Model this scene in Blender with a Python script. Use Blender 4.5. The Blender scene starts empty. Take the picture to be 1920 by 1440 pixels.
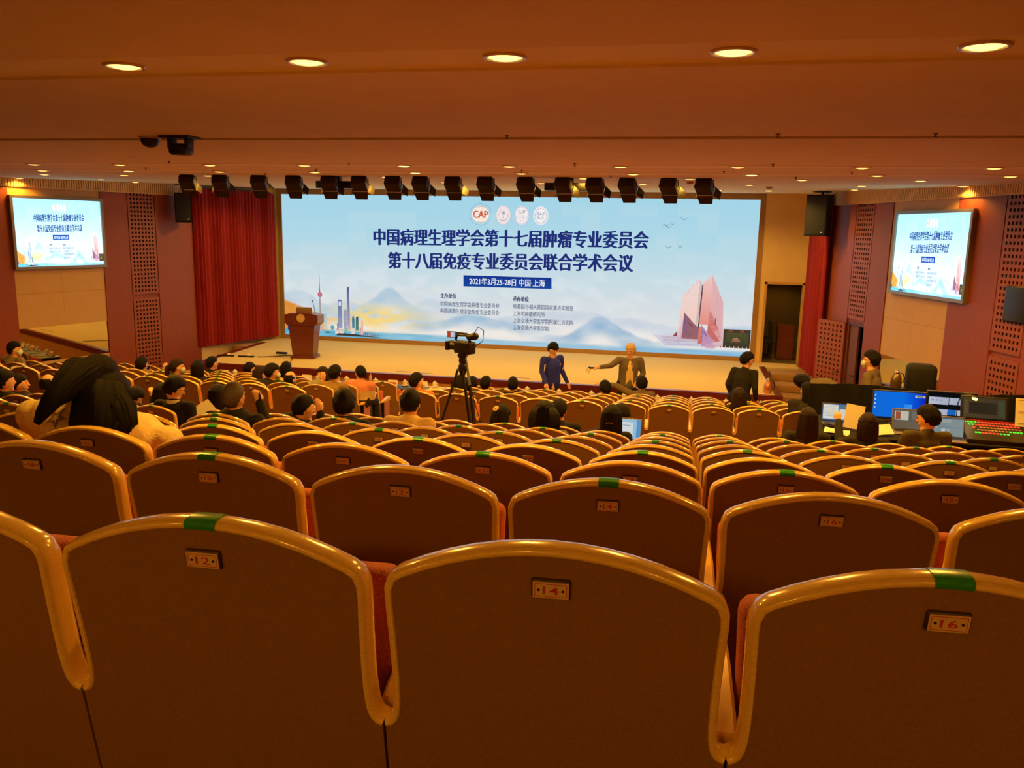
import bpy, math, random
from mathutils import Vector, Matrix
random.seed(7)
V = Vector
PI = math.pi
sc = bpy.context.scene
COL = sc.collection

# ------------------------------------------------------------------ camera, world, exposure
YAW, PITCH, ROLL = 0.2092, 0.1837, 0.0204
F = V((-math.sin(YAW) * math.cos(PITCH), math.cos(YAW) * math.cos(PITCH), -math.sin(PITCH)))
R0 = V((math.cos(YAW), math.sin(YAW), 0)); U0 = R0.cross(F)
RR = R0 * math.cos(ROLL) + U0 * math.sin(ROLL); UU = U0 * math.cos(ROLL) - R0 * math.sin(ROLL)
cd = bpy.data.cameras.new('camera'); cam = bpy.data.objects.new('camera', cd); COL.objects.link(cam)
cd.sensor_width = 36; cd.lens = 36 * 1553.0 / 1920; cd.clip_start = 0.05; cd.clip_end = 200
m = Matrix.Identity(4)
for i in range(3):
    m[i][0] = RR[i]; m[i][1] = UU[i]; m[i][2] = -F[i]
cam.matrix_world = m
sc.camera = cam
w = bpy.data.worlds.new('world'); sc.world = w; w.use_nodes = True
w.node_tree.nodes['Background'].inputs[0].default_value = (1, .55, .2, 1)
w.node_tree.nodes['Background'].inputs[1].default_value = 0.0
sc.view_settings.view_transform = 'Standard'; sc.view_settings.look = 'None'
sc.view_settings.exposure = 0.0; sc.view_settings.gamma = 1; sc.view_settings.use_curve_mapping = False
WARM = (1.0, .47, .05)
WARM_ST = (1.0, .60, .12)
LAMP_W = {'near': 106.0, 'mid': 164.0, 'stage': 138.0}

# ------------------------------------------------------------------ materials
def lin(c):
    return tuple((x / 255 / 12.92 if x / 255 <= .04045 else ((x / 255 + .055) / 1.055) ** 2.4) for x in c)
MATS = {}
def mat(name, rgb, rough=.6, metal=0, noise=0, nscale=30, bump=0, bscale=120, emit=0, coat=0, spec=.5, stretch=None, linear=False):
    if name in MATS: return MATS[name]
    c = rgb if linear else lin(rgb)
    mt = bpy.data.materials.new(name); mt.use_nodes = True
    nt = mt.node_tree; b = nt.nodes['Principled BSDF']
    b.inputs['Base Color'].default_value = (*c, 1); b.inputs['Roughness'].default_value = rough
    b.inputs['Metallic'].default_value = metal; b.inputs['Specular IOR Level'].default_value = spec
    if coat: b.inputs['Coat Weight'].default_value = coat; b.inputs['Coat Roughness'].default_value = .08
    if noise or bump:
        tc = nt.nodes.new('ShaderNodeTexCoord'); mp = nt.nodes.new('ShaderNodeMapping')
        nt.links.new(tc.outputs['Object'], mp.inputs[0])
        if stretch: mp.inputs['Scale'].default_value = stretch
    if noise:
        n = nt.nodes.new('ShaderNodeTexNoise'); n.inputs['Scale'].default_value = nscale; n.inputs['Detail'].default_value = 4
        nt.links.new(mp.outputs[0], n.inputs[0])
        r = nt.nodes.new('ShaderNodeValToRGB')
        r.color_ramp.elements[0].position = .3; r.color_ramp.elements[1].position = .7
        r.color_ramp.elements[0].color = (*[x * (1 - noise) for x in c], 1)
        r.color_ramp.elements[1].color = (*[min(1, x * (1 + noise)) for x in c], 1)
        nt.links.new(n.outputs[0], r.inputs[0]); nt.links.new(r.outputs[0], b.inputs['Base Color'])
    if bump:
        n2 = nt.nodes.new('ShaderNodeTexNoise'); n2.inputs['Scale'].default_value = bscale; n2.inputs['Detail'].default_value = 2
        nt.links.new(mp.outputs[0], n2.inputs[0])
        bp = nt.nodes.new('ShaderNodeBump'); bp.inputs['Strength'].default_value = bump; bp.inputs['Distance'].default_value = .01
        nt.links.new(n2.outputs[0], bp.inputs['Height']); nt.links.new(bp.outputs[0], b.inputs['Normal'])
    if emit:
        b.inputs['Emission Color'].default_value = (*c, 1); b.inputs['Emission Strength'].default_value = emit
    MATS[name] = mt
    return mt
def display_mat(name, strength, tint=(1, 1, 1), lines=0.0):
    mt = bpy.data.materials.new(name); mt.use_nodes = True; nt = mt.node_tree
    nt.nodes.clear()
    out = nt.nodes.new('ShaderNodeOutputMaterial'); em = nt.nodes.new('ShaderNodeEmission')
    at = nt.nodes.new('ShaderNodeAttribute'); at.attribute_name = 'col'
    mx = nt.nodes.new('ShaderNodeMix'); mx.data_type = 'RGBA'; mx.blend_type = 'MULTIPLY'; mx.inputs[0].default_value = 1
    mx.inputs[7].default_value = (*tint, 1)
    nt.links.new(at.outputs['Color'], mx.inputs[6]); nt.links.new(mx.outputs[2], em.inputs[0])
    em.inputs[1].default_value = strength
    nt.links.new(em.outputs[0], out.inputs[0]); MATS[name] = mt
    return mt
M_ceil = mat('ceiling_paint', (236, 220, 168), .85, noise=.03, nscale=3)
M_ceil_lit = mat('ceiling_strip_lit', (246, 236, 200), .8)  # lamplight on the strips put into the colour as a lighter tone
M_gap = mat('shadow_gap', (60, 45, 35), .9)
M_carpet = mat('aisle_carpet', (120, 84, 58), .95, noise=.2, nscale=60, bump=.3)
M_stage = mat('stage_carpet', (226, 200, 132), .95, noise=.08, nscale=25, bump=.25, bscale=200)
M_wood_red = mat('red_brown_wood', (112, 50, 36), .35, noise=.12, nscale=6, stretch=(1, 1, 12), coat=.2)
M_wall_red = mat('wall_panel_russet', (146, 66, 20), .5, noise=.07, nscale=5, stretch=(4, 4, 1))
M_perf = mat('perforated_panel_russet', (150, 74, 30), .5, noise=.05, nscale=8)
M_hole = mat('hole_black', (26, 14, 10), .9)
M_beige = mat('beige_wall', (234, 198, 138), .7, noise=.03, nscale=4)
M_beige2 = mat('beige_wall_panel', (206, 162, 100), .55, noise=.03, nscale=4)
M_facade = mat('stage_front_wood', (188, 134, 82), .45, noise=.1, nscale=5, stretch=(6, 6, 1))
M_trimdark = mat('stage_edge_red_wood', (110, 40, 30), .3, noise=.12, nscale=8, coat=.3)
M_mirror = mat('wall_mirror', (196, 182, 140), .03, metal=1)
M_curtain = mat('red_velvet', (150, 18, 14), .8, noise=.12, nscale=10, bump=.15)
M_gold = mat('screen_surround', (168, 130, 84), .45, noise=.05, nscale=5)
M_back = mat('chair_back_laminate', (142, 100, 50), .55, noise=.12, nscale=220, bump=.06, bscale=400)
M_rim = mat('light_wood_rim', (240, 198, 100), .22, noise=.10, nscale=14, stretch=(1, 30, 30), coat=.6)
M_salmon = mat('salmon_fabric', (206, 112, 84), .9, noise=.25, nscale=260, bump=.5, bscale=300)
M_arm = mat('armrest_wood', (250, 206, 110), .25, noise=.08, nscale=10, coat=.5)
M_sidep = mat('salmon_side_carpet', (196, 120, 104), .9, noise=.12, nscale=160, bump=.3)
M_black = mat('black_plastic', (22, 20, 20), .4)
M_blackm = mat('black_matte', (14, 13, 13), .8)
M_drape = mat('black_cloth', (12, 11, 11), .9, bump=.3, bscale=40)
M_grey = mat('grey_metal', (150, 148, 146), .35, metal=.8)
M_chrome = mat('chrome', (220, 220, 220), .15, metal=1)
M_white = mat('white_paper', (238, 234, 224), .8)
M_tape = mat('green_tape', (52, 150, 34), .25, noise=.08, nscale=80)
M_plate_rim = mat('plate_dark_frame', (70, 44, 28), .4)
M_plate = mat('plate_cream', (222, 186, 140), .4)
M_red = mat('plate_red_ink', (196, 52, 28), .5)
M_screw = mat('screw_dark', (50, 36, 26), .4, metal=.7)
M_skin = mat('skin', (226, 172, 136), .55, noise=.06, nscale=20)
M_eyew = mat('eye_dark', (40, 26, 20), .3)
M_lip = mat('lip', (178, 96, 84), .5)
M_lamp = mat('lamp_glow', (255, 212, 104), .5, emit=3.2)
M_lampf = mat('lamp_glow_far', (255, 190, 96), .5, emit=2.4)
M_lamp2 = mat('lamp_glow_dim', (255, 206, 120), .5, emit=3)
M_cone = mat('lamp_reflector', (250, 206, 110), .3, emit=1.0)
M_ring = mat('lamp_ring', (205, 180, 150), .35, metal=.3)
D_MAIN = display_mat('display_led', 1.0)
D_SIDE = display_mat('display_projection', 1.75, (.86, 1.06, 1.1))
D_PC = display_mat('display_monitor', .85)

# ------------------------------------------------------------------ mesh helpers
class MB:
    def __init__(s): s.v = []; s.f = []; s.c = None
    def add(s, vs, fs, M=None):
        b = len(s.v)
        s.v += [tuple(M @ V(p)) if M is not None else tuple(p) for p in vs]
        s.f += [tuple(i + b for i in f) for f in fs]
        return s
    def box(s, x0, x1, y0, y1, z0, z1, M=None):
        return s.add([(x0, y0, z0), (x1, y0, z0), (x1, y1, z0), (x0, y1, z0), (x0, y0, z1), (x1, y0, z1), (x1, y1, z1), (x0, y1, z1)],
                     [(0, 3, 2, 1), (4, 5, 6, 7), (0, 1, 5, 4), (1, 2, 6, 5), (2, 3, 7, 6), (3, 0, 4, 7)], M)
    def rbox(s, x0, x1, y0, y1, z0, z1, r, M=None, n=3):
        # box with rounded edges (superellipsoid-like loft): rounded rect sections stacked in z
        cx, cy = (x0 + x1) / 2, (y0 + y1) / 2; hx, hy = (x1 - x0) / 2, (y1 - y0) / 2
        r = min(r, hx * .99, hy * .99, (z1 - z0) * .49)
        rings = []
        lv = [(z0 + r - r * math.cos(a), r * (1 - math.sin(a))) for a in [i * PI / 2 / n for i in range(n + 1)]]
        lv += [(z1 - r + r * math.sin(a), r * (1 - math.cos(a))) for a in [i * PI / 2 / n for i in range(n + 1)]]
        for z, ins in lv:
            ring = []
            rr = max(r - ins, .0004)
            for q in range(4):
                sx, sy = ((1, 1), (-1, 1), (-1, -1), (1, -1))[q]
                for i in range(n + 1):
                    a = q * PI / 2 + i * PI / 2 / n
                    ring.append((cx + sx * (hx - r) + rr * math.cos(a), cy + sy * (hy - r) + rr * math.sin(a), z))
            rings.append(ring)
        return s.loft(rings, True, M)
    def loft(s, rings, cap=True, M=None, closed=True):
        n = len(rings[0]); vs = [p for r in rings for p in r]; fs = []
        for k in range(len(rings) - 1):
            for i in range(n if closed else n - 1):
                j = (i + 1) % n
                fs.append((k * n + i, k * n + j, (k + 1) * n + j, (k + 1) * n + i))
        if cap and closed:
            fs.append(tuple(range(n - 1, -1, -1))); fs.append(tuple((len(rings) - 1) * n + i for i in range(n)))
        return s.add(vs, fs, M)
    def lathe(s, prof, n=16, M=None, cap=True):
        return s.loft([[(max(r, .0003) * math.cos(2 * PI * i / n), max(r, .0003) * math.sin(2 * PI * i / n), z) for i in range(n)] for r, z in prof], cap, M)
    def capsule(s, p, q, r1, r2, n=10, e=3, sx=1.0, side=None):
        p = V(p); q = V(q); d = q - p
        if d.length < 1e-6: d = V((0, 0, 1e-4))
        d.normalize()
        a = V(side) if side is not None else (V((1, 0, 0)) if abs(d.x) < .9 else V((0, 1, 0)))
        a = (a - d * a.dot(d)).normalized(); b = d.cross(a)
        rings = []
        for k in range(e + 1):
            t = k / e * PI / 2
            rings.append((p - d * r1 * math.cos(t), max(r1 * math.sin(t), .0006)))
        for k in range(e + 1):
            t = k / e * PI / 2
            rings.append((q + d * r2 * math.sin(t), max(r2 * math.cos(t), .0006)))
        return s.loft([[c + a * (sx * r * math.cos(2 * PI * i / n)) + b * (r * math.sin(2 * PI * i / n)) for i in range(n)] for c, r in rings])
    def tube(s, pts, r, n=8):
        pts = [V(p) for p in pts]; rings = []; a = None
        for i, p in enumerate(pts):
            d = (pts[min(i + 1, len(pts) - 1)] - pts[max(i - 1, 0)]).normalized()
            if a is None: a = V((1, 0, 0)) if abs(d.x) < .9 else V((0, 1, 0))
            a = (a - d * a.dot(d)).normalized(); b = d.cross(a)
            rr = r[i] if isinstance(r, (list, tuple)) else r
            rings.append([p + a * rr * math.cos(2 * PI * k / n) + b * rr * math.sin(2 * PI * k / n) for k in range(n)])
        return s.loft(rings)
    def ellipsoid(s, c, rx, ry, rz, M=None, n=14, k=9, fn=None):
        rings = []
        for i in range(k + 1):
            t = PI * i / k; st = max(math.sin(t), .004)
            ring = []
            for j in range(n):
                a = 2 * PI * j / n
                d = (st * math.cos(a), st * math.sin(a), -math.cos(t))
                g = fn(d) if fn else (1, 1, 1)
                ring.append((c[0] + rx * d[0] * g[0], c[1] + ry * d[1] * g[1], c[2] + rz * d[2] * g[2]))
            rings.append(ring)
        return s.loft(rings, True, M)
    def prism(s, poly, z0, z1, M=None):
        n = len(poly)
        vs = [(x, y, z0) for x, y in poly] + [(x, y, z1) for x, y in poly]
        fs = [tuple(range(n - 1, -1, -1)), tuple(range(n, 2 * n))] + [(i, (i + 1) % n, n + (i + 1) % n, n + i) for i in range(n)]
        return s.add(vs, fs, M)
    def mesh(s, name, m=None, smooth=None):
        me = bpy.data.meshes.new(name); me.from_pydata(s.v, [], s.f); 
        if m: me.materials.append(m)
        if smooth is not None:
            for p in me.polygons: p.use_smooth = True
            me.set_sharp_from_angle(angle=math.radians(smooth))
        me.update()
        return me
def ob(name, me, parent=None, loc=None, M=None):
    o = bpy.data.objects.new(name, me); COL.objects.link(o)
    if parent is not None: o.parent = parent
    if loc is not None: o.location = loc
    if M is not None: o.matrix_local = M
    return o
def tag(o, label=None, cat=None, group=None, kind=None):
    if label: o['label'] = label
    if cat: o['category'] = cat
    if group: o['group'] = group
    if kind: o['kind'] = kind
    return o
def thing(name, label, cat, loc=(0, 0, 0), rz=0, group=None):
    o = bpy.data.objects.new(name, None); COL.objects.link(o); o.location = loc; o.rotation_euler = (0, 0, rz)
    o.empty_display_size = .1
    return tag(o, label, cat, group)
def struct(name, me, parent=None, loc=None, M=None):
    o = ob(name, me, parent, loc, M)
    if parent is None: o['kind'] = 'structure'
    return o
def T(x, y, z): return Matrix.Translation((x, y, z))
def RX(a): return Matrix.Rotation(a, 4, 'X')
def RY(a): return Matrix.Rotation(a, 4, 'Y')
def RZ(a): return Matrix.Rotation(a, 4, 'Z')
# text as real letter shapes
_tc = {}
def text_geo(body, bold=0.0, res=2):
    key = (body, bold, res)
    if key in _tc: return _tc[key]
    c = bpy.data.curves.new('text', 'FONT'); c.body = body; c.resolution_u = res; c.offset = bold; c.align_x = 'LEFT'
    o = bpy.data.objects.new('text', c); COL.objects.link(o)
    dg = bpy.context.evaluated_depsgraph_get(); me = bpy.data.meshes.new_from_object(o.evaluated_get(dg))
    vs = [tuple(v.co) for v in me.vertices]; fs = [tuple(p.vertices) for p in me.polygons]
    bpy.data.objects.remove(o); bpy.data.curves.remove(c); bpy.data.meshes.remove(me)
    x0 = min(p[0] for p in vs); x1 = max(p[0] for p in vs); y0 = min(p[1] for p in vs); y1 = max(p[1] for p in vs)
    vs = [((p[0] - x0) / (x1 - x0), (p[1] - y0) / (y1 - y0), 0) for p in vs]      # unit box
    _tc[key] = (vs, fs)
    return _tc[key]
BAKE = []   # objects whose modifiers are applied once at the end
def bake_later(o, voxel, smooth=4):
    md = o.modifiers.new('r', 'REMESH'); md.mode = 'VOXEL'; md.voxel_size = voxel; md.use_smooth_shade = True
    if smooth:
        s = o.modifiers.new('s', 'SMOOTH'); s.factor = .5; s.iterations = smooth
    BAKE.append(o)
    return o

# ------------------------------------------------------------------ hall layout
XC, YC, S = -4.740, 80.218, .56
ZT = [-.471, -.645, -.848, -1.049, -1.25, -1.452, -1.65, -1.848, -2.045, -2.177, -2.322, -2.466, -2.615, -2.76]
CH = .95
def row_y(k): return 1.034 + (k - 1) * .9211 if k <= 9 else 10.47 + (k - 10) * .92
def row_pt(Y, s):
    R = YC - Y; th = s / R
    return XC + R * math.sin(th), Y + R * (1 - math.cos(th)), th
def seat_s(b, n): return 4.563 + S * (n - 14) / 2 if b == 'R' else -(4.563 + S * (n - 15) / 2) - .05
def floor_z(b, k): return ZT[k - 1] - CH - (.035 if b == 'L' else 0)
FRONT_Z = -3.78
STAGE_Z = -3.10
A_L, A_R = math.radians(15), math.radians(16)
PL, PR = V((-11.95, 18.3, 0)), V((2.9, 18.9, 0))
# wall frames: local x along the wall towards the stage, local y out of the wall into the room, z up
def wall_frame(left):
    if left:
        d = V((math.sin(A_L), math.cos(A_L), 0)); n = V((d.y, -d.x, 0)); o = PL
    else:
        d = V((-math.sin(A_R), math.cos(A_R), 0)); n = V((-d.y, d.x, 0)); o = PR
    M = Matrix.Identity(4)
    for i in range(3): M[i][0] = d[i]; M[i][1] = n[i]; M[i][3] = o[i]
    return M
WL, WR = wall_frame(True), wall_frame(False)

# ---- floor: one continuous raked floor with curved treads
fb = MB()
def tread(y0, y1, z, s0, s1, zb):
    n = 18; rings = []
    for i in range(n + 1):
        s = s0 + (s1 - s0) * i / n
        a = row_pt(y0, s); b = row_pt(y1, s)
        rings.append([(a[0], a[1], zb), (b[0], b[1], zb), (b[0], b[1], z), (a[0], a[1], z)])
    fb.loft(rings)
edges = [-1.6]
for k in range(1, 15): edges.append(row_y(k) - .36)
tread(-2.4, edges[1], ZT[0] - CH + .17, -9.5, 12, -4.1)
for k in range(1, 15):
    y0 = row_y(k) - .36
    y1 = row_y(k + 1) - .36 if k < 14 else 14.62
    if k == 9: y1 = 10.05
    if k == 10: y0 = 10.05
    tread(y0, y1, ZT[k - 1] - CH, 0, 10.6 - k * .28, -4.1)
    tread(y0, y1, ZT[k - 1] - CH - .035, -10.6 + k * .22, 0, -4.1)
fb.box(-13.2, 4.4, 14.4, 21.3, -4.1, FRONT_Z)
struct('floor', fb.mesh('floor', M_carpet))

# ---- ceiling : strips, recessed trays, sloped front
cb = MB()
ZC = .72
def slab(y0, y1, z0, z1=None, t=.25):
    z1 = z0 if z1 is None else z1
    cb.add([(-19, y0, z0), (10, y0, z0), (10, y1, z1), (-19, y1, z1), (-19, y0, 1.3), (10, y0, 1.3), (10, y1, 1.3), (-19, y1, 1.3)],
           [(0, 3, 2, 1), (4, 5, 6, 7), (0, 1, 5, 4), (1, 2, 6, 5), (2, 3, 7, 6), (3, 0, 4, 7)])
TR = [(3.44, 3.90), (9.36, 9.64), (10.54, 10.80)]
slab(-2.6, TR[0][0], ZC); slab(TR[0][1], 6.62, ZC)
slab(6.68, 6.74, ZC - .012); slab(6.74, TR[1][0], ZC); slab(TR[1][1], TR[2][0], ZC); slab(TR[2][1], 11.3, ZC)
def zc2(y): return .735 + (y - 11.3) * (.985 - .735) / (21.2 - 11.3)
slab(11.3, 21.7, zc2(11.3), zc2(21.7))
struct('ceiling', cb.mesh('ceiling', M_ceil))
for i, (a, b) in enumerate(TR):
    t = MB().box(-19, 10, a - .02, b + .02, ZC + (.014 if i == 0 else -.003), ZC + .2)
    struct('ceiling', t.mesh('ceiling_tray', M_ceil_lit))
g = MB().box(-19, 10, 6.60, 6.70, ZC + .06, ZC + .2); struct('trim_1', g.mesh('ceiling_gap', M_gap))

# ---- rear wall and far-left fill behind the camera
struct('wall_rear', MB().box(-19, 10, -2.6, -2.4, -2, 1.0).mesh('wall_rear', M_beige))

# ---- side walls
def perf_panel(x0, x1, z0, z1, cols, rows, hole=.046, margin=.04, depth=.014):
    mb = MB()
    w, h = x1 - x0 - 2 * margin, z1 - z0 - 2 * margin
    px, pz = w / cols, h / rows
    xs = [x0]; zs = [z0]
    for i in range(cols):
        c = x0 + margin + px * (i + .5); xs += [c - hole / 2, c + hole / 2]
    for j in range(rows):
        c = z0 + margin + pz * (j + .5); zs += [c - hole / 2, c + hole / 2]
    xs.append(x1); zs.append(z1)
    yf, yb = .03, .03 - depth
    nx, nz = len(xs), len(zs)
    vf = [(x, yf, z) for z in zs for x in xs]; vb = [(x, yb, z) for z in zs for x in xs]
    fs = []; N = nx * nz
    hole_f = []
    for j in range(nz - 1):
        for i in range(nx - 1):
            a = j * nx + i; q = (a, a + 1, a + nx + 1, a + nx)
            if i % 2 == 1 and j % 2 == 1 and i < nx - 2 and j < nz - 2 or (i % 2 == 1 and j % 2 == 1):
                for e in range(4):
                    u, v2 = q[e], q[(e + 1) % 4]
                    fs.append((u, v2, v2 + N, u + N))
            else: fs.append(tuple(reversed(q)))
    for (x, y) in (): pass
    mb.add(vf + vb, fs)
    # outer edge
    mb.add([(x0, yf, z0), (x1, yf, z0), (x1, yf, z1), (x0, yf, z1), (x0, 0, z0), (x1, 0, z0), (x1, 0, z1), (x0, 0, z1)],
           [(0, 1, 5, 4), (1, 2, 6, 5), (2, 3, 7, 6), (3, 0, 4, 7)])
    return mb
def perf(parent, x0, x1, z0, z1, cols, rows, M):
    o = ob('perforated_panel', perf_panel(x0, x1, z0, z1, cols, rows).mesh('perforated_panel', M_perf), parent, M=M)
    k = ob('panel_backing', MB().box(x0 + .01, x1 - .01, -.004, -.001, z0 + .01, z1 - .01).mesh('panel_backing', M_hole), o)
    return o
def side_wall(left):
    M = WL if left else WR
    nm = 'wall_left' if left else 'wall_right'
    x_near = -17.5
    base = MB()
    zt = 1.05
    if left:
        base.box(x_near, .2, -.2, -.006, -4.1, zt)
    else:    # the doorway is left open
        base.box(x_near, -1.86, -.2, -.006, -4.1, zt); base.box(-1.06, .2, -.2, -.006, -4.1, zt); base.box(-1.86, -1.06, -.2, -.006, -1.70, zt)
    w_ = struct(nm, base.mesh(nm, M_wall_red), M=M)
    def panel(x0, x1, z0, z1, mt, y=.03, name='wall_panel'):
        g_ = .003 if y > .02 else .0014
        return ob(name, MB().box(x0 + g_, x1 - g_, -.01, y, z0 + g_, z1 - g_).mesh(name, mt), w_)
    zb = -4.0
    I = Matrix.Identity(4)
    # russet panels beside the perforated strip
    for x0, x1 in ((-1.0, .16), (-2.41, -1.74)):
        panel(x0, x1, zb, .70, M_wall_red)
    perf(w_, -1.72, -1.02, -1.62, .70, 7, 24, I)
    if left: perf(w_, -1.72, -1.02, -3.62, -1.70, 7, 19, I)
    panel(-1.74, -1.0, .70, zt, M_wall_red)
    # beige bay with the projection screen: six panels, mirror strip, lower panels
    bx0, bx1 = (-4.41, -2.41)
    xm = (bx0 + bx1) / 2
    for x0, x1 in ((bx0, xm), (xm, bx1)):
        for z0, z1 in ((-2.15, -1.46), (-1.46, -.2), (-.2, .72)):
            panel(x0, x1, z0, z1, M_beige2, .012)
        panel(x0, x1, zb, -2.86, M_beige2, .012)
    ob('mirror', MB().box(bx0, bx1, -.004, .004, -2.86, -2.15).mesh('mirror', M_mirror), w_)
    # panels and perforated strips nearer the camera
    panel(-5.58, -4.41, zb, .70, M_wall_red)
    perf(w_, -6.28, -5.60, -1.62, .70, 7, 24, I); perf(w_, -6.28, -5.60, -3.62, -1.70, 7, 19, I)
    x = -6.3
    while x > x_near + .1:
        panel(x - 1.8, x, -1.66, .70, M_wall_red); panel(x - 1.8, x, zb, -1.66, M_wall_red); x -= 1.8
    # fluted cornice
    cm = MB(); n = 150; xa, xb = -8.2, .16
    for i in range(n):
        x0 = xa + (xb - xa) * i / n; x1 = x0 + (xb - xa) / n * .62
        cm.box(x0, x1, 0, .085, .66, 1.02)
    cm.box(xa, xb, -.01, .06, .64, 1.02)
    struct('trim_2' if left else 'trim_3', cm.mesh('fluted_cornice', M_beige), M=M)
    return w_
wall_l = side_wall(True); wall_r = side_wall(False)
# open door leaf and the dark lobby behind it
dm = WR
leaf = ob('door_1', perf_panel(0, .80, -3.72, -1.72, 6, 19).mesh('door_leaf', M_perf), None, M=dm @ T(-1.02, .04, 0) @ RZ(math.radians(15)))
leaf['kind'] = 'structure'
ob('door_core', MB().box(0, .80, -.02, -.001, -3.72, -1.72).mesh('door_core', mat('door_edge_brown', (96, 48, 30), .5)), leaf)
ob('door_handle', MB().tube([(.06, .03, -2.75), (.06, .08, -2.75), (.17, .085, -2.75)], .011).mesh('door_handle', M_black, 40), leaf)
d2 = ob('door_2', MB().box(-1.46, -1.06, -.05, -.008, -3.74, -1.74).mesh('door_2', mat('door_back_brown', (110, 60, 32), .5)), None, M=dm); d2['kind'] = 'structure'
ob('door_handle', MB().tube([(-1.42, -.008, -2.75), (-1.42, .04, -2.75), (-1.33, .045, -2.75)], .011).mesh('door_handle', M_black, 40), d2)
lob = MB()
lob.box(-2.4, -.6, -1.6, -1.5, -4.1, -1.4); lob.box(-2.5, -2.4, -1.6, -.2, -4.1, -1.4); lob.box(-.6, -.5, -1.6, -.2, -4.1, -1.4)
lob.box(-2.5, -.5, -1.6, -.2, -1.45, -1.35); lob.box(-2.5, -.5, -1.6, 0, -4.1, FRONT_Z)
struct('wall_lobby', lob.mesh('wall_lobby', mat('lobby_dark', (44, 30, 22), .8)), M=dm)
struct('trim_4', MB().box(-1.86, -1.78, -.2, .02, FRONT_Z, -1.70).box(-1.12, -1.06, -.2, .02, FRONT_Z, -1.70).box(-1.86, -1.06, -.2, .02, -1.74, -1.68).mesh('door_frame', mat('door_edge_brown', (96, 48, 30), .5)), M=dm)

# ---- stage back wall with the opening for the screen, and the right-hand doorway
D = 21.192; LW, LT, LB = 12.527, .836, -2.990
X0, X1 = XC - LW / 2, XC + LW / 2
bw = MB()
bw.box(-12.4, X0 - .13, D - .02, D + .3, -4.1, 1.2); bw.box(X1 + .13, 1.80, D - .02, D + .3, -4.1, 1.2)
bw.box(2.67, 3.2, D - .02, D + .3, -4.1, 1.2); bw.box(1.80, 2.67, D - .02, D + .3, -1.15, 1.2)
bw.box(X0 - .13, X1 + .13, D + .06, D + .3, -4.1, 1.2)
struct('wall_back', bw.mesh('wall_back', M_beige))
fr = MB()
fr.box(X0 - .13, X1 + .13, D - .03, D + .06, LT, LT + .15); fr.box(X0 - .13, X1 + .13, D - .03, D + .06, STAGE_Z, LB)
fr.box(X0 - .13, X0, D - .03, D + .06, LB, LT); fr.box(X1, X1 + .13, D - .03, D + .06, LB, LT)
struct('trim_5', fr.mesh('screen_surround', M_gold))
struct('wall_stage_left', MB().prism([(-12.02, 18.35), (-11.96, 18.35), (-11.5, 21.2), (-11.8, 21.3), (-12.4, 21.3)], -4.1, 1.1).mesh('wall_stage_left', M_beige))
struct('wall_stage_right', MB().prism([(2.96, 18.9), (3.02, 18.9), (3.2, 21.3), (2.86, 21.2)], -4.1, 1.1).mesh('wall_stage_right', M_beige))
dmk = mat('backroom_dark', (112, 98, 60), .8)
br = MB().box(1.5, 1.6, D + .3, D + 2.2, -3.3, -.9).box(3.0, 3.1, D + .3, D + 2.2, -3.3, -.9).box(1.5, 3.1, D + 2.1, D + 2.2, -3.3, -.9).box(1.5, 3.1, D + .3, D + 2.2, -.95, -.85).box(1.5, 3.1, D + .3, D + 2.2, -3.3, STAGE_Z)
struct('wall_backroom', br.mesh('wall_backroom', dmk))
struct('trim_6', MB().box(1.76, 1.82, D - .05, D + .1, STAGE_Z, -1.12).box(2.65, 2.71, D - .05, D + .1, STAGE_Z, -1.12).box(1.76, 2.71, D - .05, D + .1, -1.17, -1.11).mesh('doorway_frame', M_beige2))

# ------------------------------------------------------------------ stage
st = thing('stage', 'wide beige carpeted stage platform with dark red wooden edge', 'stage', (0, 16.6, FRONT_Z))
SX0, SX1 = -10.85, 1.86
def rel(p): return (p[0], p[1] - 16.6, p[2] - FRONT_Z)
zt_ = STAGE_Z - FRONT_Z
ob('stage_floor', MB().prism([(SX0 + .07, .07), (SX1 - .07, .07), (SX1 - .09, 3.78), (2.62, 3.8), (2.62, 4.56), (-11.3, 4.56), (-11.3, 3.6), (SX0 - .30, 3.6)], .0, zt_).mesh('stage_floor', M_stage), st)
nP = 7
for i in range(nP):
    a = SX0 + (SX1 - SX0) * i / nP; b = SX0 + (SX1 - SX0) * (i + 1) / nP
    ob('front_board', MB().box(a + .006, b - .006, .015, .07, .0, zt_ - .11).mesh('front_board', M_facade), st)
ed = MB().box(SX0 - .02, SX1 + .02, 0, .12, zt_ - .13, zt_ + .012)
ob('edge_trim', ed.mesh('edge_trim', M_trimdark), st)
ed = MB().prism([(SX0 - .02, .12), (SX0 + .12, .12), (SX0 - .20, 3.6), (SX0 - .34, 3.6)], zt_ - .13, zt_ + .012)
ob('edge_trim', ed.mesh('edge_trim', M_trimdark), st)
ed = MB().prism([(SX1 - .12, .12), (SX1 + .02, .12), (SX1 - .02, 3.8), (SX1 - .16, 3.8)], zt_ - .13, zt_ + .012)
ob('edge_trim', ed.mesh('edge_trim', M_trimdark), st)
ob('side_board', MB().prism([(SX1 - .08, .12), (SX1 - .01, .12), (SX1 - .05, 3.8), (SX1 - .12, 3.8)], 0, zt_ - .13).mesh('side_board', M_facade), st)
ob('side_board', MB().prism([(SX0 - .0, .12), (SX0 + .07, .12), (SX0 - .25, 3.6), (SX0 - .32, 3.6)], 0, zt_ - .13).mesh('side_board', M_facade), st)
M_step = mat('step_carpet', (170, 132, 88), .95, noise=.12, nscale=40, bump=.3)
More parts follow.
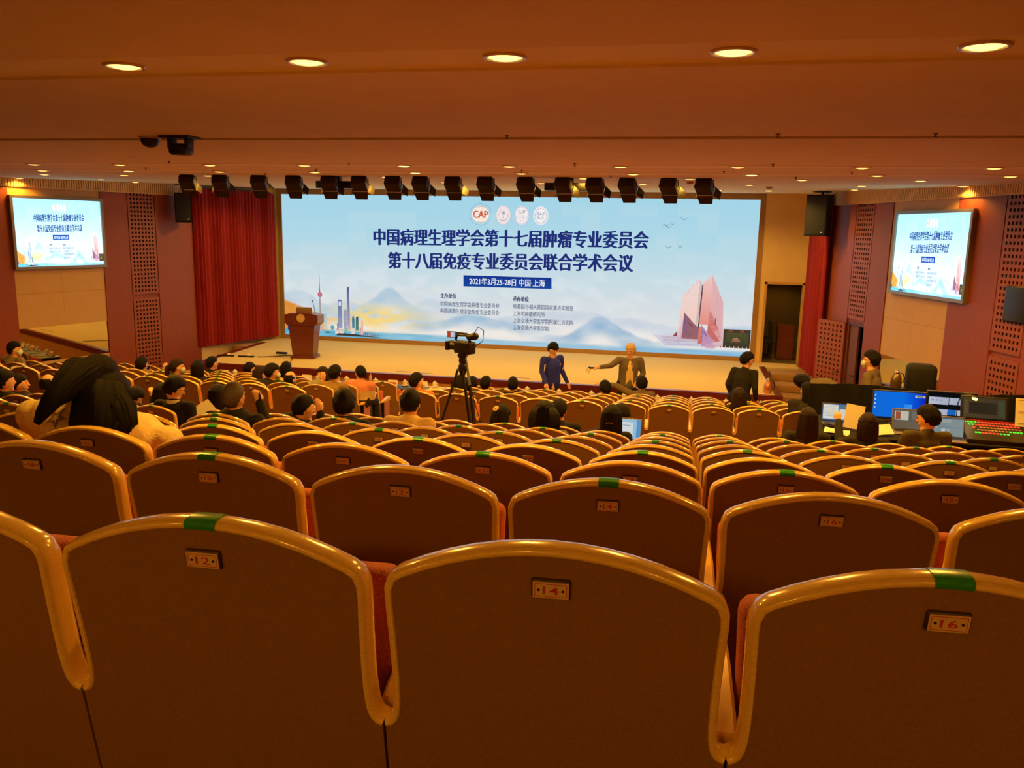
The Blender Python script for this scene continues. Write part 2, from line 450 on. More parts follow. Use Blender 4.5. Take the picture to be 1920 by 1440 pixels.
def steps(label, x0, x1, y0, run, n):
    t = thing('stage_steps', label, 'stairs', ((x0 + x1) / 2, y0, FRONT_Z))
    h = zt_ / n
    for i in range(n):
        ob('step', MB().rbox(-(x1 - x0) / 2, (x1 - x0) / 2, run * i, run * n + .2, h * i, h * (i + 1) - .002, .02).mesh('step', M_step, 40), t)
steps('beige carpeted steps right of the stage below the dark doorway', 1.92, 2.66, 18.0, .5, 4)
steps('beige carpeted steps left of the stage below the red curtain', -11.58, -11.2, 18.4, .35, 4)

# ------------------------------------------------------------------ curtains
def curtain(label, pts, z0, z1, folds, amp, up=0):
    P = [V((*p, 0)) for p in pts]; n = folds * 8; L = (P[1] - P[0]).length; d = (P[1] - P[0]).normalized(); nn = V((-d.y, d.x, 0))
    mid = (P[0] + P[1]) / 2
    t = thing('curtain', label, 'curtain', (mid.x, mid.y, z0))
    rows = 9; rings = []
    for j in range(rows + 1):
        f = j / rows; ring = []; back = []
        for i in range(n + 1):
            u = i / n
            ph = u * folds * 2 * PI + .6 * math.sin(u * 23) + .25 * math.sin(u * 57 + f * 2)
            a = amp * (1 - .25 * f) * (.75 + .35 * math.sin(u * 31))
            p = P[0] + d * (L * u) + nn * (a * math.sin(ph)) - mid
            ring.append((p.x, p.y, (z1 - z0) * f + .012 * math.sin(ph * .5) * (1 - f)))
            q = p + nn * .012; back.append((q.x, q.y, ring[-1][2]))
        rings.append(ring + back[::-1])
    ob('drape', MB().loft(rings).mesh('drape', M_curtain, 60), t)
    a = P[0] - mid; b = P[1] - mid
    ob('curtain_rail', MB().tube([(a.x, a.y, z1 - z0), (b.x, b.y, z1 - z0)], .018).mesh('curtain_rail', M_black, 40), t)
    return t
curtain('wide red velvet curtain hanging left of the big screen', ((-11.86, 18.34), (-11.12, 21.0)), -3.02, .86, 25, .055)
curtain('narrow red velvet curtain hanging between the doorway and right wall', ((2.80, 18.75), (2.66, 20.7)), -3.06, .86, 10, .07)

# ------------------------------------------------------------------ display artwork (a flat picture on each screen)
import colorsys
def sm(a, b, x):
    t = max(0, min(1, (x - a) / (b - a))); return t * t * (3 - 2 * t)
def mixc(a, b, t): return tuple(a[i] + (b[i] - a[i]) * t for i in range(3))
def ramp(stops, x):
    for (a, ca), (b, cb_) in zip(stops, stops[1:]):
        if x <= b: return mixc(ca, cb_, max(0, (x - a) / (b - a)))
    return stops[-1][1]
_h = [[random.random() for _ in range(64)] for _ in range(64)]
def vn(x, y):
    xi, yi = math.floor(x), math.floor(y); fx, fy = x - xi, y - yi
    fx = fx * fx * (3 - 2 * fx); fy = fy * fy * (3 - 2 * fy)
    g = lambda i, j: _h[i % 64][j % 64]
    return (g(xi, yi) * (1 - fx) + g(xi + 1, yi) * fx) * (1 - fy) + (g(xi, yi + 1) * (1 - fx) + g(xi + 1, yi + 1) * fx) * fy
SKY = [(0, (163, 212, 231)), (.22, (172, 215, 231)), (.5, (196, 219, 228)), (.72, (214, 222, 227)), (.84, (226, 226, 228)), (.92, (242, 234, 226)), (1, (226, 224, 224))]
def ridge(u, c, w_, pk, base):
    d = (u - c) / w_
    return base - (base - pk) * math.exp(-d * d * 1.6) + .045 * (vn(u * 22, 7.3) - .5) + .014 * (vn(u * 80, 3.3) - .5)
MTS = [(.035, .075, .665, .80, (176, 199, 216), .16), (.245, .055, .615, .78, (160, 191, 214), .17), (.34, .06, .70, .79, (190, 208, 222), .10),
       (.14, .09, .735, .82, (176, 200, 218), .10), (.437, .075, .785, .87, (128, 172, 206), .09), (.66, .16, .745, .83, (186, 202, 218), .10), (.705, .065, .768, .93, (120, 166, 204), .17), (.98, .07, .80, .86, (176, 200, 220), .12)]
def paint(u, v):
    c = ramp(SKY, v)
    # module-to-module tint
    t = vn(math.floor(u * 26) * 1.7, math.floor(v * 9) * 2.3)
    c = mixc(c, (204, 222, 228), .22 * (t > .62) * sm(0, .1, v) * (1 - sm(.6, .8, v)))
    cl = vn(u * 22 + 5, v * 14) * .6 + vn(u * 60, v * 30) * .4
    c = mixc(c, (238, 238, 238), .30 * sm(.45, .8, cl) * sm(.3, .6, v))
    for cu, w_, pk, base, col, fade in MTS:
        r = ridge(u, cu, w_, pk, base)
        e = sm(r - .008, r + .012, v) * (1 - sm(r + fade * .35, r + fade, v)) * math.exp(-((u - cu) / (w_ * 1.9)) ** 4)
        c = mixc(c, col, .62 * e * (.6 + .6 * vn(u * 40, v * 25)))
    # golden light behind the skyline
    e = math.exp(-((u - .215) / .095) ** 2 - ((v - .85) / .075) ** 2) * sm(.36, .58, vn(u * 30 + v * 9, v * 46) * .7 + vn(u * 80, v * 90) * .5)
    c = mixc(c, (252, 214, 118), .95 * e)
    e = sm(.105, .02, u) * 0
    hy = .745 + u * 1.1
    e = sm(hy - .004, hy + .01, v) * (1 - sm(.07, .12, u)) * (.75 + .35 * vn(u * 160, v * 70))
    c = mixc(c, (222, 138, 48), min(1, e))
    e = sm(.84, .87, v) * sm(.09, .12, u) * (1 - sm(.17, .24, u)); c = mixc(c, (248, 200, 110), .75 * e * sm(.3, .6, vn(u * 50, v * 40)))
    ws = .945 + .018 * u
    ws = .952 if u < .25 else (.952 + .022 * (u - .25) / .5 if u < .75 else .962)
    e = sm(ws - .004, ws + .006, v)
    sea = mixc((72, 164, 196), (150, 192, 214), sm(.05, .5, u))
    if u > .6: sea = mixc(sea, (120, 176, 212), sm(.6, .9, u))
    sea = mixc(sea, (186, 214, 226), .5 * vn(u * 45, v * 160))
    return mixc(c, sea, e)
PAL = {}
class Art:
    """flat coloured shapes laid on one another in screen units (u right 0..1, v down 0..1)"""
    def __init__(s): s.items = []
    def put(s, name, vs, fs, cols): s.items.append((name, vs, fs, cols))
A = Art()
nu, nv = 230, 76
A.put('picture_ground', [(i / nu, j / nv) for j in range(nv + 1) for i in range(nu + 1)],
      [(j * (nu + 1) + i, j * (nu + 1) + i + 1, (j + 1) * (nu + 1) + i + 1, (j + 1) * (nu + 1) + i) for j in range(nv) for i in range(nu)],
      [lin(paint(i / nu, j / nv)) for j in range(nv + 1) for i in range(nu + 1)])
class Sh:
    def __init__(s, name): s.n = name; s.v = []; s.f = []; s.c = []
    def poly(s, pts, col, col2=None):
        b = len(s.v); s.v += pts; s.f.append(tuple(range(b, b + len(pts))))
        if col2 is None: s.c += [lin(col)] * len(pts)
        else:
            v0 = min(p[1] for p in pts); v1 = max(p[1] for p in pts)
            s.c += [lin(mixc(col, col2, (p[1] - v0) / max(1e-6, v1 - v0))) for p in pts]
        return s
    def rect(s, u0, v0, u1, v1, col, col2=None): return s.poly([(u0, v0), (u1, v0), (u1, v1), (u0, v1)], col, col2)
    def disc(s, u, v, ru, rv, col, n=28): return s.poly([(u + ru * math.cos(2 * PI * i / n), v + rv * math.sin(2 * PI * i / n)) for i in range(n)], col)
    def ring(s, u, v, ru, rv, w_, col, a0=0, a1=2 * PI, n=32):
        asp = rv / ru
        for i in range(n):
            a, b = a0 + (a1 - a0) * i / n, a0 + (a1 - a0) * (i + 1) / n
            s.poly([(u + ru * math.cos(a), v + rv * math.sin(a)), (u + ru * math.cos(b), v + rv * math.sin(b)),
                    (u + (ru - w_) * math.cos(b), v + (rv - w_ * asp) * math.sin(b)), (u + (ru - w_) * math.cos(a), v + (rv - w_ * asp) * math.sin(a))], col)
        return s
    def text(s, body, u0, v0, u1, v1, col, bold=0, res=1, shear=0):
        vs, fs = text_geo(body, 0, res)
        for dx_, dy_ in (((-bold, 0), (-bold * .33, 0), (bold * .33, 0), (bold, 0), (0, bold * .5), (0, -bold * .5)) if bold else ((0, 0),)):
            b = len(s.v); s.v += [(u0 + (u1 - u0) * x + dx_ * .035, v1 - (v1 - v0) * y + shear * x + dy_ * .05) for x, y, _ in vs]; s.f += [tuple(i + b for i in f) for f in fs]; s.c += [lin(col)] * len(vs)
        return s
    def done(s): A.put(s.n, s.v, s.f, s.c)
NAVY = (34, 46, 118); INK = (84, 92, 126)
# skyline
s_ = Sh('printed_tower')
s_.poly([(.0838, .555), (.0846, .555), (.0850, .64), (.0856, .685), (.0836, .685), (.0840, .64)], (96, 92, 108))
s_.rect(.0830, .69, .0862, .90, (176, 160, 164)); 
for i in range(9): s_.rect(.0838, .735 + i * .019, .0852, .744 + i * .019, (116, 98, 112))
s_.disc(.0848, .700, .0052, .0175, (206, 66, 92)); s_.disc(.0846, .712, .0040, .008, (120, 90, 118))
s_.poly([(.0840, .88), (.0852, .88), (.0890, .965), (.0800, .965)], (190, 176, 170)); s_.disc(.0862, .873, .0035, .012, (226, 120, 92)); s_.done()
def bld(pts, c1, c2, win=None):
    s_ = Sh('printed_building'); s_.poly(pts, c1, c2)
    if win:
        u0, v0, u1, v1, nx, ny, cw = win
        for i in range(nx):
            for j in range(ny):
                a = u0 + (u1 - u0) * i / nx; b = v0 + (v1 - v0) * j / ny
                s_.rect(a, b, a + (u1 - u0) / nx * .55, b + (v1 - v0) / ny * .55, cw)
    s_.done()
bld([(.0935, .835), (.0985, .835), (.0985, .94), (.0935, .94)], (150, 196, 206), (186, 206, 206))
bld([(.1268, .732), (.1350, .732), (.1362, .945), (.1252, .945)], (96, 112, 164), (150, 164, 190), (.1275, .80, .1345, .93, 3, 8, (116, 130, 172)))
Sh('printed_building').rect(.1284, .745, .1336, .775, (222, 228, 236)).done(); Sh('printed_building').rect(.124, .90, .127, .95, (150, 110, 130)).done()
bld([(.1398, .80), (.1470, .80), (.1470, .945), (.1392, .945)], (150, 158, 190), (180, 176, 186), (.1400, .82, .1465, .93, 3, 7, (124, 134, 174)))
bld([(.1480, .640), (.1526, .640), (.1548, .88), (.1550, .945), (.1480, .945)], (72, 84, 150), (196, 176, 178), (.1486, .66, .1530, .92, 2, 14, (104, 116, 176)))
bld([(.1590, .86), (.1625, .84), (.1650, .87), (.1650, .93), (.1590, .93)], (44, 116, 146), (80, 140, 160))
bld([(.1680, .855), (.1735, .845), (.1742, .95), (.1668, .95)], (36, 72, 104), (84, 140, 120), (.1685, .86, .173, .93, 2, 6, (70, 128, 140)))
bld([(.1568, .912), (.1638, .912), (.1642, .975), (.1572, .975)], (214, 210, 214), (232, 222, 216), (.1572, .918, .1638, .97, 5, 6, (178, 172, 186)))
bld([(.1760, .925), (.1800, .925), (.1800, .975), (.1760, .975)], (204, 150, 144), (210, 170, 160))
bld([(.1800, .880), (.1850, .870), (.1850, .975), (.1800, .975)], (236, 188, 170), (226, 190, 180), (.1803, .89, .1845, .96, 2, 5, (212, 150, 140)))
bld([(.1190, .935), (.1390, .935), (.1392, .978), (.1188, .978)], (232, 220, 208), (222, 206, 196), (.1195, .942, .1388, .972, 14, 1, (176, 150, 148)))
Sh('printed_building').disc(.1130, .935, .0048, .017, (92, 168, 186)).done(); Sh('printed_building').disc(.1448, .945, .0042, .016, (128, 180, 170)).done(); Sh('printed_building').rect(.006, .92, .018, .965, (54, 64, 116)).rect(.013, .90, .0165, .93, (70, 84, 130)).done()
Sh('printed_trees').poly([(.122, .985), (.128, .972), (.134, .975), (.141, .972), (.150, .974), (.158, .974), (.166, .976), (.176, .978), (.19, .984), (.205, .986), (.232, .992), (.122, .990)], (64, 58, 48)).poly([(.095, .975), (.098, .965), (.105, .967), (.107, .975)], (70, 70, 50)).done()
s_ = Sh('printed_building'); 
for i, (a, h) in enumerate(((.184, .02), (.188, .028), (.193, .022), (.199, .018), (.205, .012), (.211, .016), (.217, .010))): s_.rect(a, .982 - h, a + .0035, .985, (132, 120, 150))
s_.done()
# right-hand building, sign, inset
s_ = Sh('printed_building')
s_.poly([(.8636, .619), (.8947, .5018), (.8995, .53), (.8935, .80), (.8890, .830), (.857, .86)], (238, 214, 208), (240, 200, 188))
s_.poly([(.8947, .5018), (.9010, .543), (.8960, .79), (.8910, .83), (.8935, .70)], (216, 186, 188), (200, 170, 170))
s_.poly([(.9000, .548), (.9025, .54), (.8990, .83), (.8965, .83)], (82, 56, 60))
s_.poly([(.9025, .530), (.9189, .4754), (.9192, .70), (.9165, .80), (.8985, .80)], (238, 200, 196), (228, 142, 128))
s_.poly([(.9189, .4754), (.943, .650), (.9468, .93), (.9170, .80), (.9185, .70)], (226, 178, 182), (222, 168, 168))
s_.poly([(.9180, .70), (.9380, .83), (.9455, .92), (.9440, .95), (.9150, .86)], (206, 104, 92), (196, 110, 104))
for i in range(4):
    u = .8680 + i * .0068; v = .606 - i * .0265; s_.poly([(u, v), (u + .0030, v - .016), (u + .0030, v + .012), (u, v + .02)], (196, 150, 150))
for i in range(3): s_.poly([(.9245 + .006 * i, .53 + .045 * i), (.9250 + .006 * i, .53 + .045 * i), (.9262 + .0055 * i, .79 + .03 * i), (.9256 + .0055 * i, .79 + .03 * i)], (196, 140, 146))
s_.rect(.9290, .755, .9318, .80, (110, 40, 46)); s_.done()
s_ = Sh('printed_building')
s_.poly([(.8686, .7266), (.8900, .80), (.8990, .825), (.8985, .90), (.8640, .90)], (142, 96, 112), (156, 100, 104))
s_.poly([(.8686, .7266), (.8660, .905), (.8580, .905), (.8610, .84)], (232, 204, 220), (214, 176, 196))
for i in range(6): s_.rect(.8745 + i * .0038, .842 + i * .008, .8757 + i * .0038, .885, (80, 60, 96))
s_.rect(.8695, .765, .8712, .88, (76, 92, 160)); s_.poly([(.8760, .782), (.8890, .822), (.8890, .832), (.8760, .79)], (92, 60, 76))
s_.poly([(.8990, .82), (.9040, .805), (.9050, .93), (.8985, .93)], (222, 128, 112), (204, 110, 100))
s_.poly([(.9040, .805), (.9200, .87), (.9350, .93), (.9300, .945), (.9050, .945)], (176, 130, 168), (196, 150, 180))
s_.rect(.9052, .83, .9064, .92, (74, 80, 140)); s_.poly([(.9085, .845), (.9150, .87), (.9150, .878), (.9085, .853)], (60, 64, 120))
s_.poly([(.8480, .885), (.8570, .85), (.8575, .885)], (150, 70, 64)); s_.poly([(.914, .93), (.946, .90), (.946, .93), (.93, .955), (.914, .955)], (226, 190, 190), (206, 170, 180)); s_.done()
s_ = Sh('printed_sign'); s_.poly([(.8088, .8800), (.9020, .8720), (.9164, .9445), (.8344, .9505)], (216, 206, 220), (198, 196, 216))
s_.text('上海市肿瘤研究所', .8235, .886, .8600, .902, (158, 110, 92)); s_.text('癌基因与相关基因国家重点实验室', .8295, .904, .9000, .920, (158, 110, 92))
s_.text('Shanghai Cancer Institute', .8350, .9235, .8640, .9305, (110, 84, 84)); s_.text('State Key Laboratory of Oncogenes and Related Genes', .8390, .9335, .8990, .941, (110, 84, 84)); s_.done()
s_ = Sh('printed_photo'); s_.rect(.9472, .824, .9993, .945, (72, 58, 40), (60, 50, 34)); s_.rect(.951, .846, .9955, .912, (92, 86, 52), (66, 74, 40))
for u, c in ((.957, (150, 72, 50)), (.979, (160, 72, 56))): s_.rect(u, .828, u + .008, .842, c)
for i in range(8): s_.rect(.953 + i * .0055, .85, .9545 + i * .0055, .91, (60, 64, 34))
s_.poly([(.962 + .0095 * (1 - math.cos(PI * i / 12)), .912 - .034 * math.sin(PI * i / 12)) for i in range(13)], (214, 150, 112), (166, 100, 76))
s_.rect(.9472, .913, .9993, .932, (88, 76, 58)); 
for i in range(6): s_.rect(.952 + i * .0082, .934, .9532 + i * .0082, .944, (236, 226, 206))
s_.done()
# birds
for u, v, k in ((.8247, .165, .9), (.836, .158, .7), (.8280, .176, 1), (.8578, .125, 1), (.851, .115, .6), (.8302, .305, 1.1), (.853, .300, .9), (.818, .168, .5)):
    w_ = .008 * k; h = .010 * k
    Sh('printed_bird').poly([(u - w_, v - h), (u, v + h * .3), (u + w_, v - h * .7), (u, v + h)], (132, 156, 176)).done()
# emblems
s_ = Sh('emblem'); u, v = .4455, .1185; O = (206, 96, 44)
s_.ring(u, v, .0232, .073, .0007, (120, 160, 176), .3, PI - .3 + PI * 0); s_.ring(u, v, .0232, .073, .0007, (120, 160, 176), PI + .2, 2 * PI - .2)
s_.disc(u, v, .0185, .055, (252, 240, 226)); s_.ring(u, v, .0185, .055, .0006, O); s_.ring(u, v, .0115, .055, .0005, O); s_.ring(u, v, .0045, .055, .0004, O)
for dv in (-.03, 0, .03):
    hw = .0185 * math.sqrt(max(0, 1 - (dv / .055) ** 2)); s_.rect(u - hw, v + dv - .0009, u + hw, v + dv + .0009, O)
s_.text('CAP', u - .0155, v - .024, u + .0155, v + .024, (190, 70, 30), .03, 3); s_.done()
s_ = Sh('emblem'); u, v = .4941, .1205
s_.disc(u, v, .0155, .064, (226, 222, 226)); s_.disc(u, v, .0147, .0605, (240, 226, 226)); s_.ring(u, v, .0155, .064, .0005, (150, 150, 176)); s_.disc(u, v, .0098, .041, (250, 238, 236)); s_.ring(u, v, .0098, .041, .0014, (96, 78, 116), PI * .95, PI * 1.4); s_.ring(u, v, .0098, .041, .0016, (96, 78, 116), -.25, PI * .75)
s_.poly([(u - .0055, v - .006), (u - .003, v - .022), (u, v - .029), (u + .003, v - .022), (u + .0055, v - .006), (u + .0025, v - .010), (u, v - .006), (u - .0025, v - .010)], (36, 44, 128))
s_.rect(u - .0004, v - .008, u + .0004, v + .022, (120, 110, 150)); s_.ring(u, v + .006, .0032, .014, .0006, (120, 110, 150)); s_.text('1952', u - .003, v + .024, u + .003, v + .031, (150, 120, 140)); s_.done()
s_ = Sh('emblem'); u, v = .5323, .1215
s_.disc(u, v, .0155, .064, (222, 216, 226)); s_.ring(u, v, .0155, .064, .0005, (150, 150, 176)); s_.disc(u, v, .0128, .053, (252, 242, 238)); s_.text('仁济', u - .0075, v - .040, u + .0075, v - .014, (92, 92, 108), .005)
s_.rect(u - .0132, v - .001, u + .0132, v + .022, (206, 214, 236))
for i in range(4):
    a = u - .0122 + i * .0066; s_.poly([(a + .0012, v - .004), (a + .0048, v - .004), (a + .0036, v + .024), (a, v + .024)], (66, 74, 158))
s_.text('1844', u - .0045, v + .031, u + .0045, v + .041, (110, 104, 120)); s_.done()
s_ = Sh('emblem'); u, v = .5719, .1215
s_.disc(u, v, .0158, .062, (226, 228, 236)); s_.disc(u, v, .0122, .049, (250, 244, 242)); s_.ring(u, v, .0122, .049, .0007, (120, 100, 104))
for i in range(9):
    a = PI + .35 + i * (PI - .7) / 8; s_.disc(u + .0142 * math.cos(a), v + .057 * math.sin(a), .0013, .006, (252, 252, 252), 8)
cr = (96, 132, 168)
s_.ring(u, v + .004, .0042, .018, .0012, cr); s_.poly([(u - .003, v - .008), (u, v - .022), (u + .003, v - .008)], (70, 108, 150)); s_.rect(u - .0004, v - .034, u + .0006, v - .02, cr)
for sg in (-1, 1):
    for k, (dx, dy) in enumerate(((.0085, -.018), (.0092, -.002), (.0088, .012), (.0072, .024))):
        s_.poly([(u + sg * .0038, v + dy * .4), (u + sg * dx, v + dy - .003), (u + sg * (dx + .0008), v + dy + .003), (u + sg * .0036, v + dy * .4 + .006)], cr)
    s_.poly([(u + sg * .0025, v - .012), (u + sg * .005, v - .026), (u + sg * .0075, v - .022), (u + sg * .0048, v - .014)], (70, 108, 150))
s_.done()
# titles: line by line
Sh('title_text').text('中国病理生理学会第十七届肿瘤专业委员会', .2122, .2265, .7905, .3400, NAVY, .046, 2, -.0195).done()
Sh('title_text').text('第十八届免疫专业委员会联合学术会议', .2445, .3850, .7618, .5000, NAVY, .046, 2, -.0270).done()
Sh('date_banner').poly([(.4103, .530), (.5976, .529), (.5983, .604), (.4105, .6066)], (24, 52, 142), (22, 70, 156)).done()
Sh('date_text').text('2021年3月25-28日 中国·上海', .4235, .5430, .5840, .5930, (236, 240, 248), .006, 2).done()
for t_, a, b, c, d, col, bo in (('主办单位', .3603, .658, .3946, .694, (66, 72, 112), .012), ('中国病理生理学会肿瘤专业委员会', .3604, .7140, .4887, .7490, INK, 0), ('中国病理生理学会免疫专业委员会', .3604, .7620, .4888, .7970, INK, 0),
                            ('承办单位', .5178, .661, .5510, .697, (66, 72, 112), .012), ('癌基因与相关基因国家重点实验室', .5181, .7120, .6449, .7460, INK, 0), ('上海市肿瘤研究所', .5184, .7610, .5856, .7950, INK, 0),
                            ('上海交通大学医学院附属仁济医院', .5187, .8090, .6460, .8440, INK, 0), ('上海交通大学医学院', .5190, .8560, .5953, .8910, INK, 0)):
    Sh('host_text').text(t_, a, b, c, d, col, bo + .004).done()
# meshes in unit screen size: x -.5...5, z -.5...5, facing -y
ART = []
for k, (nm, vs, fs, cols) in enumerate(A.items):
    y = -.0012 * (0 if k == 0 else 1 + (k % 3) * .5 + (1.5 if 'text' in nm else 0))
    me = bpy.data.meshes.new(nm)
    me.from_pydata([(u - .5, y, .5 - v) for u, v in vs], [], fs)
    ca = me.color_attributes.new('col', 'FLOAT_COLOR', 'POINT')
    for i, c in enumerate(cols): ca.data[i].color = (*c, 1)
    me.materials.append(None); me.update(); ART.append((nm, me))
def screen(parent, Wd, Hd, M, mt, skip=()):
    # every printed shape is a part of the screen
    for nm, me in ART:
        o = ob(nm, me, parent, M=M @ Matrix.Diagonal((Wd, 1.6, Hd, 1)))
        o.material_slots[0].link = 'OBJECT'; o.material_slots[0].material = mt
led = thing('led_screen', 'huge wide blue conference screen filling the stage back wall', 'screen', (XC, D, LB))
ob('screen_cabinet', MB().box(-LW / 2, LW / 2, .004, .055, 0, LT - LB).mesh('screen_cabinet', M_black), led)
screen(led, LW, LT - LB, T(0, 0, (LT - LB) / 2), D_MAIN)
def side_screen(left, M, label, x0, x1, z0, z1):
    t = thing('projection_screen', label, 'screen'); t.matrix_world = M @ T((x0 + x1) / 2, .012, z0)
    w_, h = x1 - x0, z1 - z0; f = .055
    fm = MB().box(-w_ / 2, w_ / 2, 0, .09, 0, f).box(-w_ / 2, w_ / 2, 0, .09, h - f, h).box(-w_ / 2, -w_ / 2 + f, 0, .09, f, h - f).box(w_ / 2 - f, w_ / 2, 0, .09, f, h - f)
    ob('screen_frame', fm.mesh('screen_frame', mat('screen_frame_grey', (150, 138, 124), .35, metal=.5)), t)
    ob('screen_panel', MB().box(-w_ / 2 + f, w_ / 2 - f, .0, .05, f, h - f).mesh('screen_panel', M_black), t)
    # the wall frame on the right looks the other way along x
    flip = Matrix.Diagonal((1, -1, 1, 1)) if left else RZ(PI)
    screen(t, w_ - 2 * f, h - 2 * f, T(0, .056, h / 2) @ flip, D_SIDE)
side_screen(True, WL, 'framed projection screen on the left wall showing the conference slide', -4.42, -2.39, -.97, .48)
side_screen(False, WR, 'framed projection screen on the right wall showing the conference slide', -4.92, -2.62, -.99, .47)

# ------------------------------------------------------------------ ceiling lamps
ORD = ['first', 'second', 'third', 'fourth', 'fifth', 'sixth', 'seventh', 'eighth', 'ninth', 'tenth', 'eleventh', 'twelfth', 'thirteenth', 'fourteenth', 'fifteenth', 'sixteenth', 'seventeenth', 'eighteenth', 'nineteenth', 'twentieth']
dl_ring = MB().lathe([(.095, 0), (.096, -.004), (.092, -.009), (.080, -.010), (.076, -.004), (.076, .0)], 28, cap=False).mesh('ring', M_ring, 40)
dl_cone = MB().lathe([(.076, -.004), (.070, .012), (.052, .03)], 28, cap=False).mesh('reflector', M_cone, 60)
dl_bulb = MB().lathe([(.0, -.018), (.03, -.016), (.055, -.011), (.072, -.004), (.072, .002), (.0, .002)], 24).mesh('bulb', M_lamp, 40)
dl_bulbf = dl_bulb.copy(); dl_bulbf.materials[0] = M_lampf
dl_bulb2 = MB().lathe([(.0, -.018), (.03, -.016), (.055, -.011), (.072, -.004), (.072, .002), (.0, .002)], 24).mesh('bulb', M_lamp2, 40)
def downlight(x, y, z, watts, label, group, dim=False, size=162, scale=1.0, col=WARM):
    t = thing('downlight', label, 'ceiling light', (x, y, z), 0, group); t.scale = (scale,) * 3
    ob('ring', dl_ring, t); ob('bulb', dl_bulb2 if dim else (dl_bulb if y < 6 or y > 16 else dl_bulbf), t)
    if watts:
        L = bpy.data.lights.new('lamp', 'SPOT'); L.energy = watts; L.color = col; L.spot_size = math.radians(size); L.spot_blend = .35; L.shadow_soft_size = .10
        lo = ob('lamp', L, t, (0, 0, -.02))
    return t
ZT_ = ZC + .014
near_x = [-6.62, -5.66, -4.70, -3.74, -2.70, -1.76, -.84, .115, 1.05, 2.0, 2.95, 3.9]
for i, x in enumerate(near_x):
    vis = i - 4
    lb = f'{ORD[vis]} downlight from the left in the nearest row over the back seats' if 0 <= vis < 5 else f'unseen downlight number {i} extending the nearest row sideways'
    if 0 <= vis < 5: downlight(x, 3.67, ZT_, LAMP_W['near'], lb, 'downlights in the nearest row')
for i in range(5):
    downlight(-4.4 + i * 1.9, -1.3, ZC, LAMP_W['near'] * .52, f'unseen fill lamp added behind the camera, {ORD[i]} from the left', 'fill lamps added behind the camera')  # unseen lamps, added to light the nearest chair backs
for r, (y, z, xs, wt) in enumerate(((9.50, ZC - .003, [-8.4 + 1.26 * i for i in range(11)], 1.35), (10.67, ZC - .003, [-9.3 + 1.42 * i for i in range(10)], .9), (12.2, None, [-10.6 + 1.5 * i for i in range(10)], .34), (14.6, None, [-11.4 + 1.75 * i for i in range(9)], .34))):
    for i, x in enumerate(xs):
        dim = (r == 1 and i % 3 == 1) or (r == 0 and i in (4,))
        zz = z if z is not None else zc2(y) - .001
        downlight(x, y, zz, 0 if dim else LAMP_W['mid'] * wt, f'{"dim" if dim else "small glowing"} downlight, {ORD[i]} from the left in ceiling row {("two", "three", "four", "five")[r]}', 'downlights over the middle of the hall', dim)
for i, x in enumerate([-9.9, -8.3, -6.7, -5.1, -3.5, -2.0, -.55, .45, 1.45]):
    downlight(x, 18.2, zc2(18.2) - .001, LAMP_W['stage'], f'bright downlight over the stage, {ORD[i]} from the left', 'downlights over the stage', False, 166, 1.15, WARM_ST)
# wall washers above the side screens
for left in (True, False):
    Mw = WL if left else WR
    p = Mw @ V((-4.25 if left else -4.72, .19, 0))
    z = zc2(p.y) - .001
    downlight(p.x, p.y, z, 75, f'bright wall-washing downlight above the {"left" if left else "right"} projection screen', None, False, 150, 1.1)
for left in (True, False):
    Mw = WL if left else WR
    p = Mw @ V((-1.9, .55, 0)); downlight(p.x, p.y, zc2(p.y) - .001, 5, f'downlight close to the {"left" if left else "right"} perforated wall panel', None, False, 150)
# sprinklers and detectors
spm = MB().lathe([(.0, 0), (.028, 0), (.028, -.008), (.010, -.012), (.010, -.035), (.022, -.038), (.022, -.043), (.0, -.046)], 10).mesh('sprinkler', mat('sprinkler_brass', (120, 84, 50), .4, metal=.6), 40)
for i, (x, y) in enumerate(((-6.1, 9.0), (-3.9, 9.15), (-1.3, 9.15), (.75, 9.1), (-7.2, 10.1), (-4.8, 10.2), (-2.1, 10.2), (.3, 10.2), (1.7, 10.2), (-6.0, 11.1), (-1.1, 11.1), (1.2, 11.1), (-1.46, 6.5), (.55, 6.45), (1.6, 6.45))):
    spo = ob('sprinkler', spm, None, (x, y, ZC)); spo.scale = (.65,) * 3
    tag(spo, f'small brass ceiling sprinkler, {ORD[(0, 1, 2, 3, 0, 1, 2, 3, 4, 0, 1, 2, 0, 1, 2)[i]]} from the left in {("the line before the first far lamps", "the second far line", "the third far line", "the line along the near ceiling edge")[(0, 0, 0, 0, 1, 1, 1, 1, 1, 2, 2, 2, 3, 3, 3)[i]]}', 'sprinkler', 'ceiling sprinklers')
sdm = MB().lathe([(.0, 0), (.06, 0), (.06, -.02), (.045, -.04), (.0, -.045)], 16).mesh('smoke_detector', mat('detector_cream', (200, 150, 96), .5), 40)
for x, y, lb in ((-.1, 13.2, 'round smoke detector on the ceiling in front of the big screen'), (1.25, 15.6, 'round smoke detector on the ceiling near the right stage wall')):
    tag(ob('smoke_detector', sdm, None, (x, y, zc2(y))), lb, 'detector')

